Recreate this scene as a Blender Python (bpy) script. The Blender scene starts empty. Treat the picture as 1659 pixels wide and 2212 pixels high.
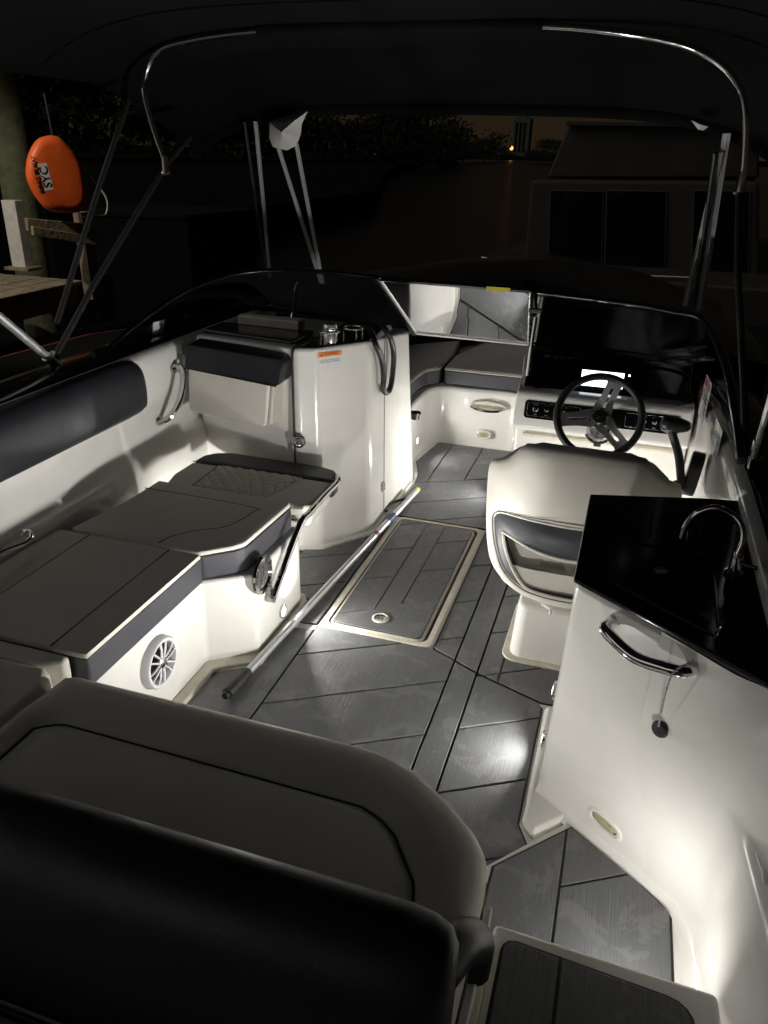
import bpy, bmesh, math, random
from mathutils import Vector, Matrix
random.seed(7)
S = bpy.context.scene
COL = S.collection
R = math.radians

# ------------------------------------------------------------------ camera
# photograph measured on a 1659 x 2212 grid: focal length 1660, fore-and-aft vanishing point (1415,340)
F, CX, CY, EYE = 1660.0, 829.5, 1106.0, Vector((0, 0, 1.80))
_a = Vector((1415 - CX, CY - 340, F)).normalized()
_b = Vector((1, -0.025, 0))
_n = _a.cross(_b).normalized()
if _n.y < 0: _n = -_n
_x = _a.cross(_n)
if _x.x < 0: _x = -_x
RT = Vector((_x.x, _a.x, _n.x)); UP = Vector((_x.y, _a.y, _n.y)); FW = Vector((_x.z, _a.z, _n.z))
cam = bpy.data.cameras.new('camera'); cam_o = bpy.data.objects.new('camera', cam); COL.objects.link(cam_o)
cam.sensor_fit = 'HORIZONTAL'; cam.sensor_width = 36.0; cam.lens = 36.0 * F / 1659.0
cam.clip_start = 0.05; cam.clip_end = 3000
cam_o.matrix_world = Matrix(((RT.x, UP.x, -FW.x, EYE.x), (RT.y, UP.y, -FW.y, EYE.y), (RT.z, UP.z, -FW.z, EYE.z), (0, 0, 0, 1)))
S.camera = cam_o

# ------------------------------------------------------------------ night sky with town glow
W = bpy.data.worlds.new('World'); S.world = W; W.use_nodes = True
wn, wl = W.node_tree.nodes, W.node_tree.links
bg = wn['Background']; tc = wn.new('ShaderNodeTexCoord'); sx = wn.new('ShaderNodeSeparateXYZ'); cr = wn.new('ShaderNodeValToRGB')
wl.new(tc.outputs['Generated'], sx.inputs[0]); wl.new(sx.outputs['Z'], cr.inputs[0]); wl.new(cr.outputs[0], bg.inputs[0])
e = cr.color_ramp.elements
e[0].position = 0.0; e[0].color = (0.0190, 0.0125, 0.0065, 1)
e[1].position = 0.6; e[1].color = (0.0016, 0.0022, 0.0034, 1)
m_ = cr.color_ramp.elements.new(0.16); m_.color = (0.0085, 0.0062, 0.0042, 1)
bg.inputs[1].default_value = 1.0
S.view_settings.view_transform = 'Standard'; S.view_settings.look = 'None'
S.view_settings.exposure = 0.0; S.view_settings.gamma = 1.0; S.view_settings.use_curve_mapping = False
S.cycles.use_denoising = True
S.cycles.max_bounces = 10; S.cycles.diffuse_bounces = 6; S.cycles.glossy_bounces = 6
S.cycles.transparent_max_bounces = 16; S.cycles.sample_clamp_indirect = 4.0; S.cycles.caustics_reflective = False

_l = bpy.data.lights.new('glow_fill_sun', 'SUN'); _l.energy = .44; _l.angle = R(75); _l.color = (1, .975, .93)  # soft sun added as fill, standing in for the marina's glow
_o = bpy.data.objects.new('glow_fill_sun', _l); COL.objects.link(_o)
_o.rotation_euler = Vector((-.62, -.48, .62)).to_track_quat('Z', 'Y').to_euler()

# ------------------------------------------------------------------ helpers
def ray(x, y): return FW + RT * ((x - CX) / F) - UP * ((y - CY) / F)
def at(x, y, z=None, X=None, Y=None):
    d = ray(x, y)
    if z is not None: t = (z - EYE.z) / d.z
    elif X is not None: t = (X - EYE.x) / d.x
    else: t = (Y - EYE.y) / d.y
    return EYE + d * t
def at_plane(x, y, p, n):
    d = ray(x, y); return EYE + d * ((p - EYE).dot(n) / d.dot(n))
def V(*a): return Vector(a)

def mat(name, color, rough=0.5, metal=0.0, spec=0.5, coat=0.0, emit=None, estr=0.0, bump=None, var=None, trans=0.0):
    """bump=(scale, strength, distance); var=(scale, amount)"""
    m = bpy.data.materials.new(name); m.use_nodes = True
    nt = m.node_tree; b = nt.nodes['Principled BSDF']
    b.inputs['Base Color'].default_value = (*color, 1); b.inputs['Roughness'].default_value = rough
    b.inputs['Metallic'].default_value = metal; b.inputs['Specular IOR Level'].default_value = spec
    b.inputs['Coat Weight'].default_value = coat; b.inputs['Coat Roughness'].default_value = 0.05
    b.inputs['Transmission Weight'].default_value = trans
    if emit: b.inputs['Emission Color'].default_value = (*emit, 1); b.inputs['Emission Strength'].default_value = estr
    tcn = nt.nodes.new('ShaderNodeTexCoord')
    if bump:
        n = nt.nodes.new('ShaderNodeTexNoise'); n.inputs['Scale'].default_value = bump[0]; n.inputs['Detail'].default_value = 4
        bp = nt.nodes.new('ShaderNodeBump'); bp.inputs['Strength'].default_value = bump[1]; bp.inputs['Distance'].default_value = bump[2]
        nt.links.new(tcn.outputs['Object'], n.inputs['Vector']); nt.links.new(n.outputs['Fac'], bp.inputs['Height']); nt.links.new(bp.outputs[0], b.inputs['Normal'])
        if len(bump) > 3:
            n2 = nt.nodes.new('ShaderNodeTexNoise'); n2.inputs['Scale'].default_value = bump[3]; n2.inputs['Detail'].default_value = 3; n2.inputs['Distortion'].default_value = .8
            bq = nt.nodes.new('ShaderNodeBump'); bq.inputs['Strength'].default_value = bump[4]; bq.inputs['Distance'].default_value = bump[5]
            nt.links.new(tcn.outputs['Object'], n2.inputs['Vector']); nt.links.new(n2.outputs['Fac'], bq.inputs['Height']); nt.links.new(bq.outputs[0], bp.inputs['Normal'])
    if var:
        n = nt.nodes.new('ShaderNodeTexNoise'); n.inputs['Scale'].default_value = var[0]; n.inputs['Detail'].default_value = 6
        hv = nt.nodes.new('ShaderNodeHueSaturation'); hv.inputs['Color'].default_value = (*color, 1)
        mr = nt.nodes.new('ShaderNodeMapRange'); mr.inputs[1].default_value = .3; mr.inputs[2].default_value = .7
        mr.inputs[3].default_value = 1 - var[1]; mr.inputs[4].default_value = 1 + var[1]
        nt.links.new(tcn.outputs['Object'], n.inputs['Vector']); nt.links.new(n.outputs['Fac'], mr.inputs[0])
        nt.links.new(mr.outputs[0], hv.inputs['Value']); nt.links.new(hv.outputs[0], b.inputs['Base Color'])
        mr2 = nt.nodes.new('ShaderNodeMapRange'); mr2.inputs[1].default_value = .3; mr2.inputs[2].default_value = .7
        mr2.inputs[3].default_value = max(.02, rough * .8); mr2.inputs[4].default_value = min(1, rough * 1.2)
        nt.links.new(n.outputs['Fac'], mr2.inputs[0]); nt.links.new(mr2.outputs[0], b.inputs['Roughness'])
    return m

M = {}
M['gel'] = mat('cream_gelcoat', (.83, .815, .775), .16, spec=.5, coat=.3, var=(9, .03))
M['gel_in'] = mat('worn_gelcoat', (.66, .62, .52), .35, var=(25, .12))
M['blackgel'] = mat('black_gelcoat', (.006, .006, .007), .16, spec=.5)
M['beige'] = mat('beige_vinyl', (.71, .685, .62), .52, spec=.35, bump=(160, .15, .002, 7, .10, .02), var=(5, .05))
M['charcoal'] = mat('charcoal_vinyl', (.060, .060, .070), .48, spec=.35, bump=(170, .18, .002, 6, .10, .02), var=(6, .08))
M['navy'] = mat('dark_vinyl', (.017, .0175, .023), .42, spec=.35, bump=(170, .18, .002, 6, .10, .02), var=(6, .08))
M['seam'] = mat('seam_thread', (.02, .018, .015), .7)
M['piping'] = mat('cream_piping', (.55, .52, .45), .5)
M['chrome'] = mat('polished_steel', (.82, .82, .82), .07, metal=1)
M['steel'] = mat('brushed_steel', (.6, .6, .6), .28, metal=1, var=(60, .1))
M['darksteel'] = mat('black_anodised_tube', (.03, .03, .03), .35, metal=.3)
M['alu'] = mat('aluminium_pole', (.72, .74, .76), .42, metal=.8, var=(40, .06))
M['rubber'] = mat('black_rubber', (.012, .012, .013), .55)
M['bright'] = mat('satin_steel', (.9, .9, .9), .22, metal=.85)
M['plastic'] = mat('black_plastic', (.012, .012, .013), .38, bump=(300, .1, .001))
M['gloss'] = mat('gloss_black_acrylic', (.004, .004, .005), .12, spec=.4)
M['grey'] = mat('grey_anodised', (.56, .56, .58), .40, metal=.3)
M['white'] = mat('white_plastic', (.74, .74, .76), .35)
M['lens'] = mat('cream_lens', (.55, .52, .36), .25, trans=.2)
M['led'] = mat('lit_led_lens', (.9, .9, .9), .3, emit=(1, .97, .90), estr=6)
M['screen'] = mat('lit_chart_screen', (.02, .02, .02), .1, emit=(.80, .90, 1.0), estr=3.2)
M['cyan'] = mat('screen_blue', (.02, .02, .02), .1, emit=(.25, .5, 1.0), estr=1.2)
M['canvas'] = mat('black_canvas', (.0032, .0036, .0038), .95, spec=.15, bump=(500, .3, .002))
M['strap'] = mat('grey_webbing', (.42, .42, .43), .7, bump=(400, .3, .001))
M['cloth'] = mat('white_vinyl_cloth', (.72, .71, .68), .5, bump=(14, .5, .02))
M['orange'] = mat('orange_nylon', (.80, .12, .018), .5, bump=(7, .25, .02), var=(6, .08))
M['wood'] = mat('weathered_timber', (.23, .185, .125), .8, var=(14, .35), bump=(30, .5, .01))
M['piling'] = mat('algae_piling', (.105, .11, .06), .85, var=(9, .35), bump=(20, .5, .02))
M['whitepaint'] = mat('white_paint', (.62, .60, .58), .6, var=(12, .12))
M['red'] = mat('faded_red_hull', (.16, .035, .025), .55, var=(8, .25))
M['label_w'] = mat('label_white', (.75, .75, .75), .5)
M['decal'] = mat('clear_decal', (.48, .475, .46), .35)
M['label_o'] = mat('label_orange', (.85, .22, .02), .5)
M['label_r'] = mat('label_red', (.30, .05, .05), .5)
M['label_b'] = mat('label_blue', (.03, .05, .22), .5)
M['label_y'] = mat('label_yellow', (.75, .68, .03), .5)
M['faded_r'] = mat('faded_red_print', (.28, .10, .09), .5)
M['faded_b'] = mat('faded_blue_print', (.10, .14, .26), .5)
M['faded_y'] = mat('faded_yellow_print', (.42, .38, .15), .5)
M['ink'] = mat('black_ink', (.01, .01, .01), .6)
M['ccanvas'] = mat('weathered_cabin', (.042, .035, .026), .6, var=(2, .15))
M['bank'] = mat('dark_earth', (.007, .007, .006), 1, spec=.05)
M['tree'] = mat('dark_foliage', (.040, .048, .028), .9, spec=.1)
M['bark'] = mat('bark', (.08, .065, .05), .9)
M['concrete'] = mat('tower_concrete', (.10, .10, .10), .85, var=(.3, .1))
M['lamp'] = mat('sodium_lamp', (.1, .05, .02), .5, emit=(1, .42, .08), estr=2.2)
M['shorelamp'] = mat('shore_lamp', (.1, .1, .1), .5, emit=(1, .9, .7), estr=1.2)
M['cabglass'] = mat('dark_window', (.004, .004, .005), .08)
M['frame'] = mat('dark_windshield_frame', (.16, .16, .17), .2, metal=1)
M['hose'] = mat('ribbed_hose', (.03, .027, .022), .5)

def glass_mat():
    m = bpy.data.materials.new('tinted_glass'); m.use_nodes = True; nt = m.node_tree; nt.nodes.clear()
    o = nt.nodes.new('ShaderNodeOutputMaterial'); mx = nt.nodes.new('ShaderNodeMixShader'); t = nt.nodes.new('ShaderNodeBsdfTransparent')
    g = nt.nodes.new('ShaderNodeBsdfGlossy'); fr = nt.nodes.new('ShaderNodeFresnel'); ml = nt.nodes.new('ShaderNodeMath')
    t.inputs[0].default_value = (.42, .43, .45, 1); g.inputs['Roughness'].default_value = .012; g.inputs[0].default_value = (.95, .95, .97, 1)
    fr.inputs[0].default_value = 1.9; ml.operation = 'MULTIPLY'; ml.inputs[1].default_value = .9; ml.use_clamp = True
    L = nt.links
    L.new(fr.outputs[0], ml.inputs[0]); L.new(ml.outputs[0], mx.inputs[0]); L.new(t.outputs[0], mx.inputs[1]); L.new(g.outputs[0], mx.inputs[2]); L.new(mx.outputs[0], o.inputs[0])
    return m
M['glass'] = glass_mat()

def pad_mat():
    """brushed grey foam decking with dried-water patches"""
    m = bpy.data.materials.new('brushed_foam_decking'); m.use_nodes = True; nt = m.node_tree; b = nt.nodes['Principled BSDF']; L = nt.links
    g = nt.nodes.new('ShaderNodeNewGeometry'); mp = nt.nodes.new('ShaderNodeMapping'); mp.inputs['Scale'].default_value = (420, 5, 1)
    L.new(g.outputs['Position'], mp.inputs[0])
    n1 = nt.nodes.new('ShaderNodeTexNoise'); n1.inputs['Scale'].default_value = 1; n1.inputs['Detail'].default_value = 3; L.new(mp.outputs[0], n1.inputs['Vector'])
    n2 = nt.nodes.new('ShaderNodeTexNoise'); n2.inputs['Scale'].default_value = 8; n2.inputs['Detail'].default_value = 9; n2.inputs['Roughness'].default_value = .62; n2.inputs['Distortion'].default_value = .6; L.new(g.outputs['Position'], n2.inputs['Vector'])
    ramp = nt.nodes.new('ShaderNodeValToRGB'); ramp.color_ramp.elements[0].position = .545; ramp.color_ramp.elements[1].position = .575; L.new(n2.outputs['Fac'], ramp.inputs[0])
    n3 = nt.nodes.new('ShaderNodeTexNoise'); n3.inputs['Scale'].default_value = 60; n3.inputs['Detail'].default_value = 4; L.new(g.outputs['Position'], n3.inputs['Vector'])
    c1 = nt.nodes.new('ShaderNodeMix'); c1.data_type = 'RGBA'; c1.inputs[6].default_value = (.062, .0635, .066, 1); c1.inputs[7].default_value = (.155, .158, .162, 1); L.new(n1.outputs['Fac'], c1.inputs[0])
    c2 = nt.nodes.new('ShaderNodeMix'); c2.data_type = 'RGBA'; c2.inputs[7].default_value = (.175, .174, .168, 1); L.new(c1.outputs[2], c2.inputs[6])
    mm = nt.nodes.new('ShaderNodeMath'); mm.operation = 'MULTIPLY'; mm.inputs[1].default_value = .48; L.new(ramp.outputs[0], mm.inputs[0]); L.new(mm.outputs[0], c2.inputs[0])
    L.new(c2.outputs[2], b.inputs['Base Color'])
    r1 = nt.nodes.new('ShaderNodeMapRange'); r1.inputs[1].default_value = .3; r1.inputs[2].default_value = .7; r1.inputs[3].default_value = .36; r1.inputs[4].default_value = .60; L.new(n3.outputs['Fac'], r1.inputs[0]); L.new(r1.outputs[0], b.inputs['Roughness'])
    b.inputs['Specular IOR Level'].default_value = .42
    bp = nt.nodes.new('ShaderNodeBump'); bp.inputs['Strength'].default_value = .8; bp.inputs['Distance'].default_value = .002; L.new(n1.outputs['Fac'], bp.inputs['Height']); L.new(bp.outputs[0], b.inputs['Normal'])
    return m
M['pad'] = pad_mat()

def water_mat():
    m = mat('night_water', (.006, .008, .008), .22, spec=.5)
    nt = m.node_tree; b = nt.nodes['Principled BSDF']; n = nt.nodes.new('ShaderNodeTexNoise'); n.inputs['Scale'].default_value = 2.2; n.inputs['Detail'].default_value = 5
    tcn = nt.nodes.new('ShaderNodeNewGeometry'); bp = nt.nodes.new('ShaderNodeBump'); bp.inputs['Strength'].default_value = .6; bp.inputs['Distance'].default_value = .08
    nt.links.new(tcn.outputs['Position'], n.inputs['Vector']); nt.links.new(n.outputs['Fac'], bp.inputs['Height']); nt.links.new(bp.outputs[0], b.inputs['Normal'])
    return m
M['water'] = water_mat()

def thing(name, label, cat, loc=(0, 0, 0), group=None):
    o = bpy.data.objects.new(name, None); COL.objects.link(o); o.location = loc; o.empty_display_size = .1
    o['label'] = label; o['category'] = cat
    if group: o['group'] = group
    return o
def tag(o, label, cat, group=None):
    o['label'] = label; o['category'] = cat
    if group: o['group'] = group
    return o
def root_loc(p):
    v = V(0, 0, 0)
    while p is not None: v += Vector(p.location); p = p.parent
    return v
def origin_of(p): return root_loc(p)

class MB:
    def __init__(s): s.v = []; s.f = []; s.T = None
    def add(s, vs, fs):
        k = len(s.v)
        s.v += [(s.T @ Vector(q)) if s.T is not None else Vector(q) for q in vs]
        s.f += [tuple(k + i for i in f) for f in fs]; return s
    def box(s, a, b):
        x0, y0, z0 = a; x1, y1, z1 = b
        return s.add([(x0, y0, z0), (x1, y0, z0), (x1, y1, z0), (x0, y1, z0), (x0, y0, z1), (x1, y0, z1), (x1, y1, z1), (x0, y1, z1)],
                     [(3, 2, 1, 0), (4, 5, 6, 7), (0, 1, 5, 4), (1, 2, 6, 5), (2, 3, 7, 6), (3, 0, 4, 7)])
    def prism(s, poly, z0, z1, top=None):
        n = len(poly); top = top or poly
        h = lambda q, z: (q[0], q[1], q[2] if len(q) > 2 else z)
        return s.add([h(q, z0) for q in poly] + [h(q, z1) for q in top],
                     [tuple(range(n))[::-1], tuple(range(n, 2 * n))] + [(i, (i + 1) % n, n + (i + 1) % n, n + i) for i in range(n)])
    def grid(s, rows, closed=False):
        n = len(rows[0]); vs = [q for r in rows for q in r]; fs = []
        for i in range(len(rows) - 1):
            for j in range(n if closed else n - 1):
                k = (j + 1) % n; fs.append((i * n + j, i * n + k, (i + 1) * n + k, (i + 1) * n + j))
        return s.add(vs, fs)
    def tube(s, pts, r, seg=10, caps=True, radii=None, flat=1.0):
        pts = [Vector(q) for q in pts]; rows = []; prev = None
        for i, q in enumerate(pts):
            t = (pts[min(i + 1, len(pts) - 1)] - pts[max(i - 1, 0)]).normalized()
            if prev is None:
                a = V(0, 0, 1) if abs(t.z) < .9 else V(1, 0, 0); u = t.cross(a).normalized()
            else:
                u = (prev - t * prev.dot(t)).normalized()
            prev = u; w = t.cross(u); rr = radii[i] if radii else r
            rows.append([q + (u * math.cos(k * 2 * math.pi / seg) + w * (flat * math.sin(k * 2 * math.pi / seg))) * rr for k in range(seg)])
        s.grid(rows, True)
        if caps:
            k = len(s.v) - len(rows) * seg
            s.f.append(tuple(range(k, k + seg))[::-1]); e = len(s.v) - seg; s.f.append(tuple(range(e, e + seg)))
        return s
    def lathe(s, prof, c=(0, 0, 0), axis=(0, 0, 1), seg=28):
        ax = Vector(axis).normalized(); a = V(0, 0, 1) if abs(ax.z) < .9 else V(1, 0, 0)
        u = ax.cross(a).normalized(); w = ax.cross(u); c = Vector(c)
        rows = [[c + ax * h + (u * math.cos(k * 2 * math.pi / seg) + w * math.sin(k * 2 * math.pi / seg)) * max(r, 1e-5) for k in range(seg)] for r, h in prof]
        return s.grid(rows, True)
    def torus(s, c, axis, R_, r, seg=48, sub=10, a0=0, a1=2 * math.pi):
        ax = Vector(axis).normalized(); a = V(0, 0, 1) if abs(ax.z) < .9 else V(1, 0, 0)
        u = ax.cross(a).normalized(); w = ax.cross(u); c = Vector(c)
        pts = [c + (u * math.cos(a0 + (a1 - a0) * k / seg) + w * math.sin(a0 + (a1 - a0) * k / seg)) * R_ for k in range(seg + 1)]
        return s.tube(pts, r, sub, caps=abs(a1 - a0) < 6.28)
    def build(s, name, m, parent=None, bevel=0, seg=3, smooth=35, kind=None, bevang=25, weld=False, solid=0):
        o0 = origin_of(parent)
        me = bpy.data.meshes.new(name); bm = bmesh.new()
        vs = [bm.verts.new(q - o0) for q in s.v]
        for f in s.f:
            try: bm.faces.new([vs[i] for i in f])
            except ValueError: pass
        if weld: bmesh.ops.remove_doubles(bm, verts=bm.verts, dist=1e-4)
        bmesh.ops.recalc_face_normals(bm, faces=bm.faces)
        if bevel:
            ed = [e_ for e_ in bm.edges if len(e_.link_faces) == 2 and e_.calc_face_angle(0) > R(bevang)]
            bmesh.ops.bevel(bm, geom=ed, offset=bevel, segments=seg, profile=.5, affect='EDGES', clamp_overlap=True)
        bm.to_mesh(me); bm.free(); me.materials.append(M[m] if isinstance(m, str) else m)
        if smooth:
            for p in me.polygons: p.use_smooth = True
            me.set_sharp_from_angle(angle=R(smooth))
        o = bpy.data.objects.new(name, me); COL.objects.link(o)
        if parent is not None: o.parent = parent
        if kind: o['kind'] = kind
        if bevel and smooth:
            md = o.modifiers.new('weighted_normal', 'WEIGHTED_NORMAL'); md.keep_sharp = True; md.weight = 60
        if solid:
            md = o.modifiers.new('thickness', 'SOLIDIFY'); md.thickness = solid; md.offset = 0
        return o

def spline(pts, n=8):
    pts = [Vector(q) for q in pts]; out = []
    for i in range(len(pts) - 1):
        p0 = pts[max(i - 1, 0)]; p1 = pts[i]; p2 = pts[i + 1]; p3 = pts[min(i + 2, len(pts) - 1)]
        for k in range(n):
            t = k / n
            out.append(.5 * ((2 * p1) + (p2 - p0) * t + (2 * p0 - 5 * p1 + 4 * p2 - p3) * t * t + (3 * p1 - p0 - 3 * p2 + p3) * t ** 3))
    out.append(pts[-1]); return out
def inset(poly, d):
    "inset a convex counter-clockwise polygon"
    n = len(poly); A = sum(poly[i][0] * poly[(i + 1) % n][1] - poly[(i + 1) % n][0] * poly[i][1] for i in range(n))
    if A < 0: poly = poly[::-1]
    P = [Vector((q[0], q[1])) for q in poly]
    # drop duplicate and collinear points
    Q = []
    for i in range(n):
        a, b, c = P[i - 1], P[i], P[(i + 1) % n]
        if (b - a).length < 1e-4: continue
        Q.append(b)
    P = Q; n = len(P); out = []
    for i in range(n):
        a, b, c = P[i - 1], P[i], P[(i + 1) % n]
        e1 = (b - a).normalized(); e2 = (c - b).normalized(); n1 = Vector((-e1.y, e1.x)); n2 = Vector((-e2.y, e2.x))
        k = 1 + n1.dot(n2)
        out.append(tuple(b + (n1 + n2) * (d / max(k, .25))))
    return out
def clip(poly, a, b, c):
    "keep the side where a*x+b*y <= c"
    out = []; n = len(poly)
    for i in range(n):
        p, q = poly[i], poly[(i + 1) % n]; dp = a * p[0] + b * p[1] - c; dq = a * q[0] + b * q[1] - c
        if dp <= 0: out.append(p)
        if dp * dq < 0:
            t = dp / (dp - dq); out.append((p[0] + (q[0] - p[0]) * t, p[1] + (q[1] - p[1]) * t))
    return out
def offs(path, d):
    out = []
    for i, q in enumerate(path):
        a = Vector(path[max(i - 1, 0)]); c = Vector(path[min(i + 1, len(path) - 1)]); t = (c - a).normalized(); out.append((q[0] - t.y * d, q[1] + t.x * d))
    return out
def area(p): return abs(sum(p[i][0] * p[(i + 1) % len(p)][1] - p[(i + 1) % len(p)][0] * p[i][1] for i in range(len(p)))) / 2
def frame(o, n, up=(0, 0, 1)):
    "matrix whose z axis is n, y axis is close to up"
    n = Vector(n).normalized(); u = Vector(up); x = u.cross(n).normalized(); y = n.cross(x); o = Vector(o)
    return Matrix(((x.x, y.x, n.x, o.x), (x.y, y.y, n.y, o.y), (x.z, y.z, n.z, o.z), (0, 0, 0, 1)))
def text_mesh(name, body, size, T, m, parent, align='CENTER', ext=.0008):
    cu = bpy.data.curves.new(name, 'FONT'); cu.body = body; cu.size = size; cu.align_x = align; cu.align_y = 'CENTER'; cu.extrude = ext; cu.resolution_u = 3
    to = bpy.data.objects.new(name + '_tmp', cu); COL.objects.link(to)
    bpy.context.view_layer.update()
    me = bpy.data.meshes.new_from_object(to); bpy.data.objects.remove(to)
    me.transform(Matrix.Translation(-origin_of(parent)) @ T); me.materials.clear(); me.materials.append(M[m])
    o = bpy.data.objects.new(name, me); COL.objects.link(o); o.parent = parent; return o
def courtesy_light(parent, p, n, power, r=.022, name='courtesy_light', spread=150, aim=None):
    "round recessed LED: chrome bezel, lit lens and its own light"
    p = Vector(p); n = Vector(n).normalized(); aim = Vector(aim or n).normalized()
    z = MB().lathe([(r * 1.32, -.004), (r * 1.32, .003), (r * 1.15, .006), (r, .004)], p, n, 28).build(name, 'chrome', parent)
    MB().lathe([(r, .003), (r * .7, .006), (0, .007)], p, n, 24).build('lens', 'led', z)
    la = bpy.data.lights.new('courtesy_lamp', 'AREA'); la.shape = 'DISK'; la.size = r * 1.6; la.energy = power; la.color = (1, .977, .93); la.spread = R(spread)
    lo = bpy.data.objects.new('courtesy_lamp', la); COL.objects.link(lo)
    lo.matrix_world = frame(p + n * .016 - origin_of(z), -aim); lo.parent = z
    return z
def oval_light(parent, p, n, up, w=.055, h=.026, sub='lens'):
    T = frame(p, n, up); b = MB(); b.T = T
    pts = lambda W_, H_, z: [(math.copysign(abs(math.cos(t)) ** .6, math.cos(t)) * W_, math.copysign(abs(math.sin(t)) ** .75, math.sin(t)) * H_, z) for t in [k * 2 * math.pi / 28 for k in range(28)]]
    b.grid([pts(w, h, -.002), pts(w, h, .003), pts(w * .93, h * .87, .007), pts(w * .8, h * .7, .007), pts(w * .78, h * .66, .002)], True)
    o = b.build('utility_light', 'gel', parent)
    b = MB(); b.T = T; b.grid([pts(w * .78, h * .66, .002), pts(w * .6, h * .5, .006), pts(.0001, .0001, .007)], True)
    l = b.build('lens', 'lens', o)
    for sx_ in (-.62, .62):
        b = MB(); b.T = T; b.lathe([(.0035, .003), (.0035, .008), (0, .0085)], (w * sx_, 0, 0), (0, 0, 1), 10); b.build('screw', 'steel', o)
    for k in range(-3, 4):
        b = MB(); b.T = T; b.box((k * w * .11 - .0012, -h * .38, .0055), (k * w * .11 + .0012, h * .38, .0085)); b.build('lens_rib', 'lens', o)
    return o

# ================================================================== THE SETTING OUTSIDE
WZ = -0.40
o = MB().add([(-1500, -60, WZ), (1500, -60, WZ), (1500, 1500, WZ), (-1500, 1500, WZ)], [(0, 1, 2, 3)]).build('water', 'water', smooth=0); o['kind'] = 'structure'
o = MB().prism([(-1500, 12), (-9.5, 12), (-10, 30), (-22, 70), (-45, 170), (-70, 330), (1500, 300), (1500, 1500), (-1500, 1500)], WZ - .3, WZ + .8).build('far_bank', 'bank', smooth=0); o['kind'] = 'structure'

# ================================================================== COCKPIT FLOOR
SL = .585
floor = MB().prism([(-1.98, .95), (.42, .95), (.42, 4.95), (-1.98, 4.95)], -.06, -.005).build('cockpit_floor', 'gel', smooth=0)
floor['kind'] = 'structure'
def pads(poly, cuts=(), parent=floor, z=0.0, gap=.0042, under=True, name='deck_plank', th=.006):
    """cuts: list of (a,b,c) lines a*x+b*y=c"""
    if under:
        MB().prism(inset(poly, -.003), z - .0045, z - .0035).build('black_underlay', 'rubber', parent, smooth=0)
    parts = [poly]
    for a, b, c in cuts:
        nx = []
        for q in parts:
            for g in (clip(q, a, b, c), clip(q, -a, -b, -c)):
                if len(g) >= 3 and area(g) > 4e-4: nx.append(g)
        parts = nx
    for q in parts:
        g = inset(q, gap)
        MB().prism(g, z - .0035, z - .0035 + th).build(name, 'pad', parent, bevel=.0016, seg=2, smooth=0, bevang=40)
def dg(x, y): return (-SL, 1, y - SL * x)          # diagonal seam through x,y
def xs(x): return (1, 0, x)
# port of the aft strip, between the lounge and the middle strip
pads([(-1.05, 1.0), (-.452, 1.0), (-.452, 2.452), (-.552, 2.500), (-1.05, 2.500)], [dg(-1.046, 2.281 - .31 * k) for k in range(-1, 5)])
pads([(-1.29, 1.0), (-1.05, 1.0), (-1.05, 2.470), (-1.145, 2.455), (-1.150, 2.19), (-1.29, 2.09)])
# middle strip, aft and forward of the diagonal joint
pads([(-.452, 1.0), (-.354, 1.0), (-.354, 2.399), (-.452, 2.448)])
pads([(-.452, 2.456), (-.354, 2.407), (-.354, 3.32), (-.452, 3.27)])
# starboard of the strip
pads([(-.354, 1.0), (-.36, .99), (-.13, 1.555), (-.055, 1.655), (-.091, 1.727), (-.091, 2.280), (-.110, 2.305), (-.354, 2.399)], [dg(-.345, 2.075 - .31 * k) for k in range(-1, 3)])
pads([(-.354, 2.407), (-.10, 2.310), (.30, 2.31), (.30, 3.4), (-.43, 3.4), (-.354, 3.32)], [dg(-.343, 2.387 + .305 * k) for k in range(0, 4)] + [xs(-.27)])
# strip starboard of the hatch
pads([(-.552, 2.506), (-.452, 2.456), (-.452, 3.27), (-.552, 3.215)], [dg(-.452, 2.622 + .303 * k) for k in range(0, 2)])
pads([(-.552, 3.221), (-.43, 3.284), (-.43, 3.80), (-.552, 3.80)], [dg(-.552, 3.52)])
# port of the hatch and the footwell
pads([(-1.150, 2.50), (-1.055, 2.51), (-1.055, 3.60), (-1.09, 3.66), (-1.11, 3.42), (-1.28, 3.17), (-1.37, 3.115), (-1.37, 2.70), (-1.17, 2.68)], [dg(-1.129, 2.838), dg(-1.11, 3.154)])
pads([(-1.376, 2.70), (-1.376, 3.10), (-1.93, 3.10), (-1.93, 2.70)], [dg(-1.376, 3.0)])
# forward of the hatch
pads([(-1.085, 3.640), (-.55, 3.640), (-.47, 3.81), (-.51, 4.16), (-.60, 4.365), (-1.075, 4.115)], [dg(-1.033, 3.818), dg(-.76, 3.697)])
pads([(-1.080, 4.120), (-.602, 4.372), (-.615, 4.86), (-1.12, 4.86), (-1.17, 4.47), (-1.10, 4.27)], [xs(-1.018), xs(-.81)])
# raised aft boarding plate
AP = [(-.14, 1.30), (-.134, 1.545), (.060, 1.755), (.216, 1.648), (.334, 1.552), (.337, 1.30)]
MB().prism([(-.165, 1.20), (-.165, 1.53), (.056, 1.785), (.361, 1.575), (.40, 1.50), (.40, 1.20)], -.004, .006).build('white_threshold', 'gel', floor, bevel=.004)
MB().prism(inset(AP, -.004), .0062, .0072).build('black_underlay', 'rubber', floor, smooth=0)
for g in (clip(AP, 1, 0, .048), clip(clip(AP, -1, 0, -.048), -SL, 1, 1.537 - SL * .051), clip(clip(AP, -1, 0, -.048), SL, -1, -(1.537 - SL * .051))):
    MB().prism(inset(g, .0035), .0074, .0125).build('deck_plank', 'pad', floor, bevel=.0016, seg=2, smooth=0, bevang=40)

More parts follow.
